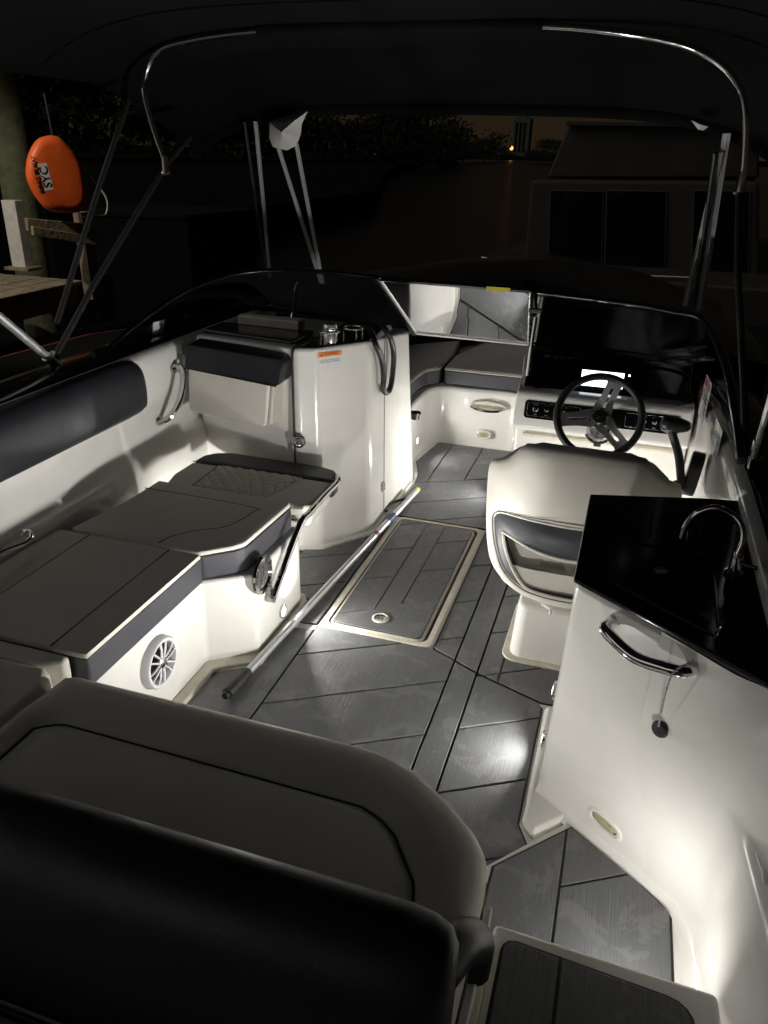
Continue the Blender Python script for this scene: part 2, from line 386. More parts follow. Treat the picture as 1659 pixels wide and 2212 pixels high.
# floor hatch: recessed channel, lid with planks, latch
hatch = thing('floor_hatch', 'long rectangular floor hatch with rounded cream frame and grey planked lid', 'hatch', (-.805, 3.06, 0))
def rrect(x0, y0, x1, y1, r, n=5):
    out = []
    for cx_, cy_, a0 in ((x1 - r, y1 - r, 0), (x0 + r, y1 - r, 90), (x0 + r, y0 + r, 180), (x1 - r, y0 + r, 270)):
        for k in range(n + 1):
            a = R(a0 + 90 * k / n); out.append((cx_ + r * math.cos(a), cy_ + r * math.sin(a)))
    return out
def ring(name, o, i, z0, z1, m, parent, bevel=.002):
    n = len(o); b = MB()
    b.add([(*q, z0) for q in o] + [(*q, z1) for q in o] + [(*q, z1) for q in i] + [(*q, z0) for q in i],
          [(k, (k + 1) % n, n + (k + 1) % n, n + k) for k in range(n)] + [(n + k, n + (k + 1) % n, 2 * n + (k + 1) % n, 2 * n + k) for k in range(n)] + [(2 * n + k, 2 * n + (k + 1) % n, 3 * n + (k + 1) % n, 3 * n + k) for k in range(n)])
    return b.build(name, m, parent, bevel=bevel, seg=2, bevang=60)
HX0, HX1, HY0, HY1 = -1.040, -.566, 2.497, 3.622
ring('hatch_frame', rrect(HX0, HY0, HX1, HY1, .045), rrect(HX0 + .022, HY0 + .024, HX1 - .022, HY1 - .022, .035), -.004, .007, 'gel_in', hatch)
ring('gutter', rrect(HX0 + .020, HY0 + .022, HX1 - .020, HY1 - .020, .035), rrect(HX0 + .032, HY0 + .030, HX1 - .036, HY1 - .028, .03), -.0045, -.0008, 'rubber', hatch, bevel=0)
lid = MB().prism(rrect(HX0 + .029, HY0 + .030, HX1 - .039, HY1 - .030, .03), -.0045, .004).build('lid', 'gel_in', hatch, bevel=.003, seg=2, bevang=60)
LX0, LX1, LY0, LY1 = HX0 + .038, HX1 - .049, HY0 + .040, HY1 - .040
LP = rrect(LX0, LY0, LX1, LY1, .022, 3)
MB().prism(LP, .0042, .0050).build('black_underlay', 'rubber', lid, smooth=0)
def lidpad(q): MB().prism(inset(q, .0028), .0051, .0096).build('deck_plank', 'pad', lid, bevel=.0014, seg=2, smooth=0, bevang=40)
lc = clip(LP, 1, 0, -.861); rc = clip(LP, -1, 0, .763); mc = clip(clip(LP, -1, 0, .861), 1, 0, -.763)
mline = lambda x, y: (-SL, 1, y - SL * x)
prev = None
for k in range(4):
    q = clip(lc, SL, -1, -(2.693 + .302 * k + SL * .857))
    if k < 3: q = clip(q, -SL, 1, 2.693 + .302 * (k + 1) + SL * .857)
    if len(q) > 2 and area(q) > 3e-4: lidpad(q)
for k in range(3):
    q = clip(rc, SL, -1, -(2.771 + .304 * k + SL * .762))
    if k < 2: q = clip(q, -SL, 1, 2.771 + .304 * (k + 1) + SL * .762)
    if len(q) > 2 and area(q) > 3e-4: lidpad(q)
# U-shaped plank round the latch: middle bar and the aft end in one outline
left_low = clip(lc, -SL, 1, 2.693 + SL * .857); right_low = clip(rc, -SL, 1, 2.771 + SL * .762)
ub = MB()
for q in (left_low, mc, right_low):
    ub.prism(q, .0051, .0096)
ub = MB()
u_out = [(LX0 + .003, LY0 + .02), (LX0 + .02, LY0 + .003), (LX1 - .02, LY0 + .003), (LX1 - .003, LY0 + .02), (LX1 - .003, 2.771 + SL * (LX1 + .762) - .003), (-.766, 2.768), (-.766, LY1 - .003), (-.858, LY1 - .003), (-.858, 2.688), (LX0 + .003, 2.693 + SL * (LX0 + .857) - .004)]
ub.prism(u_out, .0051, .0096); ub.build('deck_plank', 'pad', lid, bevel=.0014, seg=2, smooth=0, bevang=60)
lt = MB().lathe([(.037, .009), (.037, .0125), (.030, .0135), (.027, .0105)], (-.814, 2.628, 0)).build('latch', 'gel_in', hatch)
MB().lathe([(.027, .0100), (.026, .0125), (.012, .0115), (0, .0115)], (-.814, 2.628, 0)).build('latch_cup', 'chrome', lt)
MB().prism([(-.830, 2.623), (-.800, 2.623), (-.800, 2.634), (-.822, 2.639)], .0122, .0160).build('latch_tongue', 'steel', lt, bevel=.0015)

# ================================================================== HULL LINER
hull = thing('boat_hull', 'cream moulded cockpit sides and black gunwales of an open bow motorboat', 'boat', (-.80, 2.5, 0))
def px0(y): return -2.0 + (0 if y < 3.2 else .02 * (y - 3.2))
prof = [(.055, -.05), (.050, .30), (.042, .44), (.036, .505), (.026, .548), (.012, .566), (.002, .585), (0, .62), (-.004, .80), (-.008, .90), (-.014, .94), (-.030, .958), (-.055, .965)]
ys = [-.3, .5, 1.2, 1.6, 2.0, 2.4, 2.8, 3.0, 3.2, 3.5, 4.2]
b = MB(); b.grid([[(px0(y) + dx + (.03 * math.exp(-((y - 3.2) / .25) ** 2) if 0 < z < .56 else 0), y, z) for dx, z in prof] for y in ys]); b.build('port_side', 'gel', hull, smooth=60)
gprof = [(-.055, .965), (-.065, .972), (-.20, .980), (-.26, .97), (-.30, .92), (-.33, .55), (-.36, -.45)]
b = MB(); b.grid([[(px0(y) + dx, y, z) for dx, z in gprof] for y in ys]); b.build('port_gunwale', 'blackgel', hull, smooth=60)
# starboard side, from the helm aft past the galley
def sxx(y): return .385 - (.06 * max(0, (y - 2.6)) ** 1.3 if y > 2.6 else 0)
sprof = [(-.0, -.05), (.0, .30), (.005, .60), (.010, .80), (.014, .860), (.030, .882), (.05, .888)]
b = MB(); b.grid([[(sxx(y) + dx, y, z) for dx, z in sprof] for y in [1.60, 2.0, 2.4, 2.8, 3.1, 3.4, 3.7, 4.2]]); b.build('starboard_side', 'gel', hull, smooth=60)
# starboard quarter: wall beside the boarding plate, with a moulded shelf step
q0 = [(.17, 1.716, 1), (.25, 1.658, 1), (.315, 1.608, 1), (.352, 1.566, .85), (.376, 1.515, .6), (.388, 1.455, .35), (.394, 1.38, .15), (.400, 1.28, 0), (.412, 1.10, 0), (.425, .6, 0), (.44, -.3, 0)]
sq = [(0, -.05), (.002, .06), (.008, .20), (.014, .36), (.020, .43), (.035, .458), (.060, .47), (.080, .49), (.092, .56), (.10, .70), (.11, .80), (.125, .832)]
rows = []
for dx, z in sq:
    rows.append([(x + w_ * .007 * max(z, 0) - w_ * .0012 * 1.0 + (1 - w_) * dx * (1 if y < 1.2 else .35 + .65 * max(0, min(1, (1.5 - y) / .3))), y - w_ * (.166 * max(z, -.02) + (.0026 if x > .28 else -.004 + (x - .17) / .11 * .0066)), z) for x, y, w_ in [(*[q for q in p][:2], p[2]) for p in spline(q0, 5)]])
MB().grid(rows).build('starboard_quarter', 'gel', hull, smooth=80)
b = MB(); b.grid([[(x + dx, y, z) for dx, z in ((0, .888), (.012, .896), (.15, .90), (.22, .86), (.26, .4), (.28, -.45))] for x, y in [(.435, 4.2)] * 0 + [(sxx(4.2) + .05, 4.2), (sxx(3.7) + .05, 3.7), (sxx(3.4) + .05, 3.4), (sxx(3.1) + .05, 3.1), (.435, 2.6), (.435, 2.0), (.44, 1.6), (.56, 1.1), (.60, -.3)]])
b.build('starboard_gunwale', 'blackgel', hull, smooth=60)
# bow: walkway walls, lockers, foredeck
bw = [(-1.190, 4.20), (-1.192, 4.30), (-1.190, 4.42), (-1.190, 4.66), (-1.172, 4.80), (-1.105, 4.872), (-.98, 4.880), (-.62, 4.875), (-.55, 4.60)]
bm_lip = [(0, 0, -.03), (0, 0, .36), (0, .006, .385), (0, .02, .392), (0, .034, .385), (0, .045, .392), (0, .07, .397)]
bwp = [tuple(p[:2]) for p in spline([(x, y, 0) for x, y in bw], 5)]
b = MB(); b.grid([[(*q, z) for q in offs(bwp, d)] for _, d, z in bm_lip]); b.build('bow_locker', 'gel', hull, smooth=60)
MB().prism([(-1.60, 4.22), (-1.24, 4.22), (-1.24, 4.70), (-1.15, 4.94), (-.60, 4.94), (-.60, 6.3), (-1.1, 6.2), (-1.55, 5.3)], .30, .394).build('bow_seat_base', 'gel', hull, smooth=0)
for nm, inner, outer in (('foredeck_port', [(-1.98, 3.95), (-1.66, 4.3), (-1.62, 5.3), (-1.15, 6.35), (-.80, 6.6)], [(-2.30, 3.95), (-2.30, 4.6), (-2.20, 5.6), (-1.65, 7.0), (-.80, 7.9)]),
                         ('foredeck_starboard', [(.30, 4.0), (.02, 4.3), (.0, 5.3), (-.45, 6.35), (-.80, 6.6)], [(.66, 3.95), (.66, 4.6), (.58, 5.6), (.05, 7.0), (-.80, 7.9)])):
    b = MB(); b.grid([[(*q, .40) for q in inner], [(*q, .86) for q in inner], [(a[0] * .5 + c[0] * .5, a[1] * .5 + c[1] * .5, .95) for a, c in zip(inner, outer)], [(*q, .93) for q in outer], [(q[0] * .98 - .016, q[1] * .98, -.5) for q in outer]])
    b.build(nm, 'blackgel', hull, smooth=50)
MB().prism([(-1.60, 6.0), (-.80, 7.5), (.0, 6.0)], .30, .392).build('bow_floor', 'gel', hull, smooth=0)
# locker pull and utility light on the bow locker face
hd = MB().grid([[(math.cos(t) * w_ + -.800, 4.8735 - .004 + d_, .288 + math.sin(t) * h_) for t in [k * 2 * math.pi / 24 for k in range(24)]] for w_, h_, d_ in ((.125, .036, 0), (.118, .030, -.003), (.10, .020, .012), (.001, .001, .016))], True).build('locker_pull', 'gel_in', hull)
MB().tube(spline([(-.918, 4.868, .276), (-.87, 4.848, .266), (-.80, 4.842, .262), (-.73, 4.848, .268), (-.685, 4.868, .282)], 6), .0075, 8).build('pull_bar', 'chrome', hd)
oval_light(hull, (-.822, 4.874, .090), (0, -1, .02), (0, 0, 1), .052, .030)
courtesy_light(hull, (-1.1895, 4.528, .115), (1, 0, 0), 3.0, aim=(1, 0, .4))
# grab handles on the port side
gh = MB().tube(spline([(-1.998, 3.075, .852), (-1.965, 3.082, .858), (-1.935, 3.055, .825), (-1.925, 3.00, .745), (-1.945, 2.935, .672), (-1.985, 2.915, .648), (-1.998, 2.915, .648)], 6), .0135, 10, flat=1.5).build('grab_handle', 'chrome', hull)
for q in ((-1.997, 3.078, .854), (-1.997, 2.915, .648)): MB().lathe([(.020, 0), (.020, .004), (.014, .007)], q, (1, 0, 0), 16).build('handle_foot', 'chrome', gh)
p1, p2 = at(66, 1150, X=-1.93), at(0, 1196, X=-1.90)
MB().tube(spline([p1 + V(-.03, .0, 0), p1, p1 * .7 + p2 * .3 + V(.02, 0, -.012), p2, p2 * 1.6 - p1 * .6, p2 * 1.7 - p1 * .7 + V(-.03, 0, 0)], 6), .0085, 8).build('grab_rail', 'chrome', hull)
# transom step and the white moulding beside it
STZ = .27
def step_block(): return [(-.100, -.25), (.445, -.25), (.40, .8), (.375, 1.165), (-.085, 1.178)]
stp = MB().prism(step_block(), -.05, STZ).build('transom_step', 'gel', hull, bevel=.014, seg=4)
sp_ = [(-.052, -.25), (.36, -.25), (.345, 1.02), (.325, 1.055), (.29, 1.068), (-.035, 1.148), (-.052, 1.12)]
sp_ = [(-.066, -.2), (.325, -.2), (.325, 1.072), (.321, 1.092), (.311, 1.107), (.296, 1.117), (.275, 1.122), (-.030, 1.142), (-.046, 1.138), (-.055, 1.128), (-.058, 1.115)]
MB().prism(inset(sp_, -.004), STZ + .0002, STZ + .0014).build('black_underlay', 'rubber', stp, smooth=0)
for g in (clip(sp_, 1, 0, .062), clip(sp_, -1, 0, -.062)):
    MB().prism(inset(g, .0035), STZ + .0015, STZ + .007).build('deck_plank', 'pad', stp, bevel=.0018, seg=2, smooth=0, bevang=40)
courtesy_light(hull, (.22, 1.180, .12), (0, 1, 0), 1.75, aim=(-.12, 1, .2), spread=165)
oval_light(hull, (.4275, 1.345, .447), (-1, -.15, .35), (0, 0, 1), .066, .024)
MB().box((-2.3, -.35, -.45), (.6, -.25, .26)).build('transom', 'blackgel', hull)

# ================================================================== GALLEY
gal = thing('galley_cabinet', 'glossy cream galley cabinet with black counter, sink and chrome grab bar', 'cabinet', (.16, 1.95, 0))
G0 = [(-.056, 1.874), (.42, 1.536), (.43, 2.40), (-.056, 2.30)]
G1 = [(-.030, 1.735), (.425, 1.410), (.43, 2.395), (-.030, 2.285)]
MB().prism(G0, -.02, .838, top=G1).build('cabinet_body', 'gel', gal, bevel=.026, seg=5)
MB().prism([(-.086, 1.73), (-.045, 1.68), (.06, 1.79), (-.03, 1.90), (-.03, 2.28), (-.086, 2.28)], -.004, .014, top=[(-.070, 1.75), (-.045, 1.71), (.04, 1.80), (-.03, 1.90), (-.03, 2.28), (-.070, 2.28)]).build('toe_flange', 'gel', gal, bevel=.006)
fp = [tuple(p[:2]) for p in spline([(-.056, 1.872, 0), (.08, 1.776, 0), (.20, 1.690, 0), (.315, 1.605, 0), (.352, 1.563, 0), (.376, 1.512, 0), (.388, 1.45, 0), (.394, 1.36, 0), (.400, 1.18, 0)], 5)]
rows = []
for k in range(7):
    a = R(90 * k / 6); rr = .040; d_ = rr * (1 - math.sin(a)) - .004; z_ = rr * (1 - math.cos(a)) + .0055
    rows.append([(x, y, z_) for x, y in offs(fp, -d_)])
MB().grid(rows).build('toe_fillet', 'gel', gal, smooth=80)
ct = [(-.036, 1.726), (.372, 1.432), (.425, 1.36), (.428, 2.395), (.30, 2.372), (-.036, 2.277)]
ctop = MB().prism(ct, .8385, .852).build('counter_top', 'gloss', gal, bevel=.005, seg=3)
# sink bowl sunk look: raised rim, deep glossy basin in the slab, drain ribs
def crr(a, b_, c, d, n=4, r=.03): return rrect(a, b_, c, d, r, n)
ring('sink_rim', [(x, y + (-.72 * (x - .05) if y < 1.85 else 0)) for x, y in crr(.035, 1.735, .300, 1.985)], [(x, y + (-.72 * (x - .05) if y < 1.85 else 0)) for x, y in crr(.047, 1.749, .288, 1.973)], .8515, .8555, 'gloss', ctop, bevel=.0015)
for k in range(8): MB().tube([(.045 + .032 * k, 2.035, .8535), (.05 + .033 * k, 2.185, .8535)], .0042, 8).build('drain_rib', 'gloss', ctop)
MB().lathe([(.018, .8525), (.018, .8545), (.008, .8535), (0, .8535)], (.17, 1.84, 0)).build('drain', 'steel', ctop)
fc = MB().lathe([(.022, .852), (.022, .860), (.015, .866), (.014, .905), (.010, .918)], (.345, 1.885, 0)).build('faucet', 'chrome', gal)
MB().tube(spline([(.345, 1.885, .915), (.349, 1.892, .945), (.340, 1.905, .978), (.312, 1.92, 1.000), (.275, 1.928, 1.006), (.240, 1.933, .985), (.219, 1.936, .945), (.213, 1.936, .908)], 7), .0088, 12).build('spout', 'chrome', fc)
MB().tube([(.345, 1.885, .888), (.370, 1.868, .890), (.388, 1.855, .893)], .006, 8).build('tap_lever', 'plastic', fc)
# aft face frame
gp = V(-.043, 1.80, .425); gu = V(.435, -.305, 0).normalized(); gv = V(.012, -.136, .838).normalized(); gn = gu.cross(gv).normalized()
if gn.y > 0: gn = -gn
hA = at_plane(1322, 1345, gp, gn); hB = at_plane(1500, 1440, gp, gn)
gbar = MB().tube(spline([hA - gn * .01, hA + gn * .025, hA * .85 + hB * .15 + gn * .045, (hA + hB) / 2 + gn * .052 + V(0, 0, -.012), hA * .15 + hB * .85 + gn * .045, hB + gn * .025, hB - gn * .01], 8), .0155, 14).build('grab_bar', 'chrome', gal)
oval_light(gal, at_plane(1308, 1778, gp, gn), gn, gv, .060, .034)
courtesy_light(gal, (-.050, 1.985, .31), (-1, 0, .06), 11, aim=(-1, .10, .62), spread=112)  # added unseen lamp, not a known fitting; throws fill onto the port wall
courtesy_light(gal, (-.062, 2.02, .085), (-1, 0, .06), 2.4)
# sink plug on its ball chain, hanging over the edge
plug = thing('sink_plug', 'round black sink plug hanging on a beaded chain below the counter edge', 'plug', tuple(at_plane(1432, 1570, gp, gn)))
pc = at_plane(1432, 1570, gp, gn) + gn * .012
MB().lathe([(.0, -.006), (.019, -.006), (.022, .0), (.019, .006), (.010, .008), (0, .008)], pc, (gn + V(0, 0, .15)), 24).build('stopper', 'rubber', plug)
c0 = V(*at(1550, 1372, z=.858)); c1 = at_plane(1497, 1425, gp, gn) + gn * .006; c1b = hB * .93 + hA * .07 + gn * .062
ch = spline([c0, c0 * .45 + c1 * .55 + V(0, 0, .004), c1 + gn * .004, c1b, pc + gn * .010 + V(0, 0, .016)], 12)
bd = MB(); acc = 0; last = ch[0]
for q in ch:
    acc += (q - last).length; last = q
tot = acc; N = int(tot / .0065); cum = [0]
for i in range(1, len(ch)): cum.append(cum[-1] + (ch[i] - ch[i - 1]).length)
for k in range(N + 1):
    d = tot * k / N; i = max(j for j in range(len(cum)) if cum[j] <= d + 1e-9); i = min(i, len(ch) - 2)
    f_ = (d - cum[i]) / max(1e-9, cum[i + 1] - cum[i]); q = ch[i].lerp(ch[i + 1], f_)
    bd.lathe([(0, -.0026), (.0021, -.0015), (.0026, 0), (.0021, .0015), (0, .0026)], q, (0, 0, 1), 6)
bd.tube(ch, .0008, 4); bd.build('ball_chain', 'steel', plug, kind='stuff')
MB().tube(spline([c0 + V(.0, .02, 0), c0 + V(.004, .018, .02), c0 + V(.004, .004, .024), c0 + V(0, 0, .0)], 5), .003, 8).build('chain_eye', 'chrome', plug)

# ================================================================== PORT LOUNGE
lo = thing('port_lounge', 'L-shaped beige and charcoal lounge base with round white speaker along the port side', 'sofa', (-1.6, 1.9, 0))
LB = [(-1.955, .95), (-1.345, .95), (-1.345, 2.108), (-1.182, 2.222), (-1.178, 2.628), (-1.195, 2.655), (-1.845, 2.655), (-1.845, 2.36), (-1.955, 2.36)]
MB().prism(LB, -.02, .365).build('lounge_base', 'gel', lo, bevel=.022, seg=4)
toe = [(-1.340, .95), (-1.298, .95), (-1.298, 2.07), (-1.148, 2.175), (-1.152, 2.640), (-1.185, 2.690), (-1.26, 2.690), (-1.26, 2.60), (-1.20, 2.60), (-1.20, 2.25), (-1.345, 2.13)]
MB().prism(toe, -.004, .020).build('toe_ledge', 'gel_in', lo, bevel=.007)
def radial_poly(P_, c, n=160):
    res = []
    for k in range(n):
        a = 2 * math.pi * (k + .31) / n; d = (math.cos(a), math.sin(a)); best = .01
        for i in range(len(P_)):
            p, q = P_[i], P_[(i + 1) % len(P_)]; ex, ey = q[0] - p[0], q[1] - p[1]; det = d[0] * (-ey) + ex * d[1]
            if abs(det) < 1e-12: continue
            rx, ry = p[0] - c[0], p[1] - c[1]; t = (rx * (-ey) + ex * ry) / det; s_ = (d[0] * ry - d[1] * rx) / det
            if -1e-6 <= s_ <= 1 + 1e-6 and t > best: best = t
        res.append((c[0] + d[0] * best, c[1] + d[1] * best))
    return res
def padded(name, outer, inner, c, m, parent, prof_, inn):
    A, B = radial_poly(outer, c), radial_poly(inner, c); rows = []
    for t, z in prof_: rows.append([(p[0] + (q[0] - p[0]) * t, p[1] + (q[1] - p[1]) * t, z) for p, q in zip(A, B)])
    for k, z in inn: rows.append([(c[0] + (q[0] - c[0]) * k, c[1] + (q[1] - c[1]) * k, z) for q in B])
    return MB().grid(rows, True).build(name, m, parent, smooth=80)
def dome(name, poly, c, z0, z1, parent, m='beige'):
    return padded(name, poly, [(c[0] + (x - c[0]) * .8, c[1] + (y - c[1]) * .8) for x, y in poly], c, m, parent, ((.03, z0), (0, z0 + .004), (.0, z0 + .010), (.03, z0 + .017), (.10, z1 - .004), (.25, z1 - .001), (.6, z1), (1, z1)), ((.6, z1 + .001), (.0006, z1 + .002)))
LZ = .362
def cushion(name, poly, z0, z1, parent, m='beige', r=.018, fascia=None, seg=4, smooth=50):
    return MB().prism(poly, z0, z1).build(name, m, parent, bevel=r, seg=seg, smooth=smooth)
def seam(parent, pts, r=.0022, m='seam', name='seam'):
    return MB().tube(pts, r, 6).build(name, m, parent)
# aft lounge cushion: charcoal band below, beige top
ca = MB().prism([(-1.950, 1.475), (-1.333, 1.475), (-1.333, 2.118), (-1.950, 2.118)], LZ, .466).build('aft_cushion', 'charcoal', lo, bevel=.012, seg=3)
dome('top_panel', [(-1.950, 1.475), (-1.335, 1.475), (-1.335, 2.118), (-1.950, 2.118)], (-1.64, 1.80), .4595, .477, ca)
seam(ca, [(-1.337, 1.48, .4605), (-1.337, 2.112, .4605)], .0035, 'seam', 'piping')
seam(ca, [(-1.46, 1.48, .4765), (-1.46, 2.11, .4765)], .0026)
seam(ca, [(-1.80, 1.48, .4765), (-1.80, 2.11, .4765)], .0026)
# forward lounge cushion
CB = [(-1.345, 2.128), (-1.240, 2.232), (-1.222, 2.648), (-1.845, 2.648), (-1.86, 2.128)]
CB = [(-1.90, 2.128), (-1.348, 2.128), (-1.330, 2.140), (-1.250, 2.212), (-1.226, 2.250), (-1.212, 2.628), (-1.225, 2.648), (-1.845, 2.648), (-1.85, 2.40)]
cb = MB().prism(CB, LZ, .468).build('forward_cushion', 'charcoal', lo, bevel=.012, seg=3)
dome('top_panel', [(x - (.002 if x > -1.4 else 0), y) for x, y in CB], (-1.55, 2.42), .4615, .483, cb)
seam(cb, spline([(-1.85, 2.55, .4825), (-1.55, 2.545, .4825), (-1.32, 2.53, .4825), (-1.315, 2.50, .4825), (-1.33, 2.40, .4825), (-1.36, 2.33, .4825), (-1.44, 2.27, .4825), (-1.50, 2.20, .4825), (-1.52, 2.135, .4825)], 6), .0024)
seam(cb, [(-1.335, 2.136, .4605), (-1.250, 2.208, .4605), (-1.2255, 2.252, .4605), (-1.212, 2.62, .4605)], .0032, 'seam', 'piping')
# speaker
sp = V(-1.345, 1.803, .228)
spk = MB().lathe([(.092, -.004), (.091, .022), (.086, .030), (.076, .028), (.072, .016), (.071, .002)], sp, (1, 0, 0), 40).build('speaker', 'white', lo)
MB().lathe([(.072, .003), (.03, .001), (0, .001)], sp, (1, 0, 0), 32).build('speaker_cone', 'plastic', spk)
for k in range(6):
    a = k * math.pi / 3 + .3; u_ = V(0, math.cos(a), math.sin(a)); w_ = V(0, -math.sin(a), math.cos(a))
    for s_ in (-1, 1):
        MB().tube([sp + V(.024, 0, 0) + u_ * .018 + w_ * .007 * s_, sp + V(.026, 0, 0) + u_ * .048 + w_ * .011 * s_, sp + V(.023, 0, 0) + u_ * .078 + w_ * .017 * s_], .0052, 6, flat=.7).build('grille_spoke', 'white', spk)
MB().lathe([(.023, .018), (.022, .026), (.012, .031), (0, .033)], sp, (1, 0, 0), 24).build('speaker_dome', 'steel', spk)
courtesy_light(lo, (-1.177, 2.440, .080), (1, 0, 0), 9.5, aim=(1, .25, .6))
courtesy_light(lo, (-1.62, 2.657, .15), (0, 1, 0), 3.2, aim=(-.3, 1, .5))
# folding hinge in its moulded recess
hp = at(566, 1242, X=-1.176)
MB().lathe([(.076, .0), (.074, .009), (.060, .012), (.052, .002)], hp, (1, 0, 0), 30).build('hinge_ring', 'chrome', lo)
MB().lathe([(.052, .002), (.02, .004), (0, .004)], hp, (1, 0, 0), 26).build('hinge_plate', 'steel', lo)
hb = at(583, 1292, X=-1.165)
MB().tube([hb + V(-.01, 0, 0), hb + V(.02, 0, 0)], .016, 16).build('hinge_pivot', 'chrome', lo)
MB().box(hb + V(-.006, -.010, .0), hb + V(.008, .012, .07)).build('hinge_bracket', 'steel', lo, bevel=.003)
for q in ((.0, .045, .045), (.0, -.045, .046), (0, -.062, -.015)): MB().lathe([(.005, 0), (.004, .004), (0, .005)], hp + V(.009, q[1], q[2]), (1, 0, 0), 10).build('hinge_screw', 'steel', lo)

# fold-down backrest lying flat between lounge and head compartment
fb = thing('fold_down_backrest', 'fold-down beige backrest with diamond quilted panel and black end band lying flat', 'cushion', (-1.5, 2.85, .40))
FZ0, FZ1 = .395, .452
FB = [(-1.835, 2.665), (-1.260, 2.665), (-1.175, 2.700), (-1.148, 2.745), (-1.155, 2.958), (-1.865, 2.958), (-1.868, 2.80)]
MB().prism(FB, FZ0, FZ1).build('back_pad', 'beige', fb, bevel=.016, seg=4)
FE = [(-1.865, 2.960), (-1.155, 2.960), (-1.158, 3.035), (-1.195, 3.092), (-1.28, 3.118), (-1.74, 3.126), (-1.82, 3.095), (-1.858, 3.04)]
MB().prism(FE, FZ0 - .03, FZ1 + .006).build('end_band', 'navy', fb, bevel=.022, seg=4)
MB().prism([(-1.80, 2.68), (-1.22, 2.70), (-1.185, 2.75), (-1.19, 3.02), (-1.25, 3.08), (-1.75, 3.08)], FZ0 - .075, FZ0 + .004, top=[(-1.85, 2.675), (-1.20, 2.69), (-1.165, 2.74), (-1.17, 3.03), (-1.24, 3.095), (-1.78, 3.095)]).build('back_shell', 'gel', fb, bevel=.018, seg=4)
rows = []
for j in range(61):
    v = j / 60; row = []
    for i in range(121):
        u = i / 120; x = -1.735 + u * .42 + (.02 * (v - .5)); y = 2.690 + v * .264; x += -.045 * (1 - v)**2 if u > .5 else .03 * (1 - v)
        a = (u * .42 + v * .29 * .8) / .06; c = (u * .42 - v * .29 * .8) / .06
        h = (abs(math.sin(a * math.pi)) ** .3) * (abs(math.sin(c * math.pi)) ** .3)
        edge = min(1, 14 * min(u, 1 - u, v * 1.2 + .02, (1 - v) * 1.2))
        row.append((x, y, FZ1 + .0005 + .013 * h * edge))
    rows.append(row)
qpan = MB().grid(rows).build('quilted_panel', 'beige', fb, smooth=80)
def qp(u, v):
    x = -1.735 + u * .42 + (.02 * (v - .5)); x += -.045 * (1 - v)**2 if u > .5 else .03 * (1 - v)
    return V(x, 2.690 + v * .264, FZ1 + .0022)
for sg in (1, -1):
    for k in range(-5, 12):
        ln_ = [qp((.06 * k - sg * v * .232) / .42, v) for v in [j / 20 for j in range(21)] if .01 < (.06 * k - sg * v * .232) / .42 < .99]
        if len(ln_) > 2: MB().tube(ln_, .0025, 5).build('stitch_line', 'seam', qpan)
seam(fb, [r_[0] for r_ in rows[::6]], .003); seam(fb, [r_[-1] for r_ in rows[::6]], .003, 'piping', 'piping')
seam(fb, [(-1.863, 2.959, FZ1 + .001), (-1.157, 2.959, FZ1 + .001)], .0026)
arm = spline([at(590, 1290, X=-1.152), at(620, 1205, X=-1.150), at(650, 1130, X=-1.145), at(668, 1108, X=-1.143), at(700, 1072, X=-1.140), at(727, 1044, X=-1.138), at(730, 1030, X=-1.16)], 8)
MB().tube(arm, .0145, 10).build('support_arm', 'chrome', fb)
MB().tube([(-1.80, 2.672, .385), (-1.20, 2.672, .385)], .009, 8).build('cross_bar', 'steel', fb)

# ================================================================== HEAD COMPARTMENT (port console)
hc = thing('head_console', 'tall cream head compartment console with door, black top and warning label', 'console', (-1.5, 3.6, 0))
HB = [(-1.90, 3.190), (-1.405, 3.115), (-1.386, 3.106), (-1.290, 3.152), (-1.128, 3.385), (-1.118, 3.44), (-1.108, 4.16), (-1.14, 4.30), (-1.95, 4.30), (-1.95, 3.2)]
HT = [(-1.93, 3.230), (-1.428, 3.165), (-1.410, 3.158), (-1.325, 3.200), (-1.163, 3.433), (-1.148, 3.48), (-1.150, 4.10), (-1.19, 4.22), (-1.97, 4.22), (-1.97, 3.24)]
MB().prism([(*q, -.02) for q in HB], 0, 0, top=[(*q, .985 if q[1] < 3.9 else .90) for q in HT]).build('console_body', 'gel', hc, bevel=.024, seg=4, bevang=20)
MB().prism([(-1.40, 3.085), (-1.28, 3.130), (-1.10, 3.37), (-1.095, 3.44), (-1.09, 4.10), (-1.16, 4.10), (-1.16, 3.45), (-1.31, 3.20), (-1.40, 3.16)], -.004, .014).build('toe_flange', 'gel', hc, bevel=.005)
# black door seal running up the aft face
sl = [(-1.403, 3.107, .33), (-1.404, 3.108, .45), (-1.412, 3.124, .62), (-1.421, 3.142, .80), (-1.425, 3.152, .94), (-1.424, 3.175, .985), (-1.405, 3.24, .997)]
MB().tube(spline(sl, 6), .0062, 8).build('door_seal', 'rubber', hc)
# glossy black top panel
TT = [(-1.40, 3.17), (-1.335, 3.198), (-1.165, 3.425), (-1.155, 3.50), (-1.165, 3.86), (-1.41, 3.86)]
MB().prism([(x * 1 + (.0), y) for x, y in TT], .955, .992, top=[(-1.395, 3.19), (-1.335, 3.216), (-1.180, 3.432), (-1.172, 3.50), (-1.18, 3.85), (-1.405, 3.85)]).build('console_top', 'blackgel', hc, bevel=.010, seg=4)
MB().prism([(-1.96, 3.30), (-1.46, 3.235), (-1.46, 3.50), (-1.96, 3.50)], .975, 1.000).build('tray_floor', 'blackgel', hc, bevel=.01)
MB().prism([(-1.86, 3.47), (-1.52, 3.45), (-1.52, 3.53), (-1.86, 3.53)], .998, 1.045).build('tray_lip', 'gel_in', hc, bevel=.008)
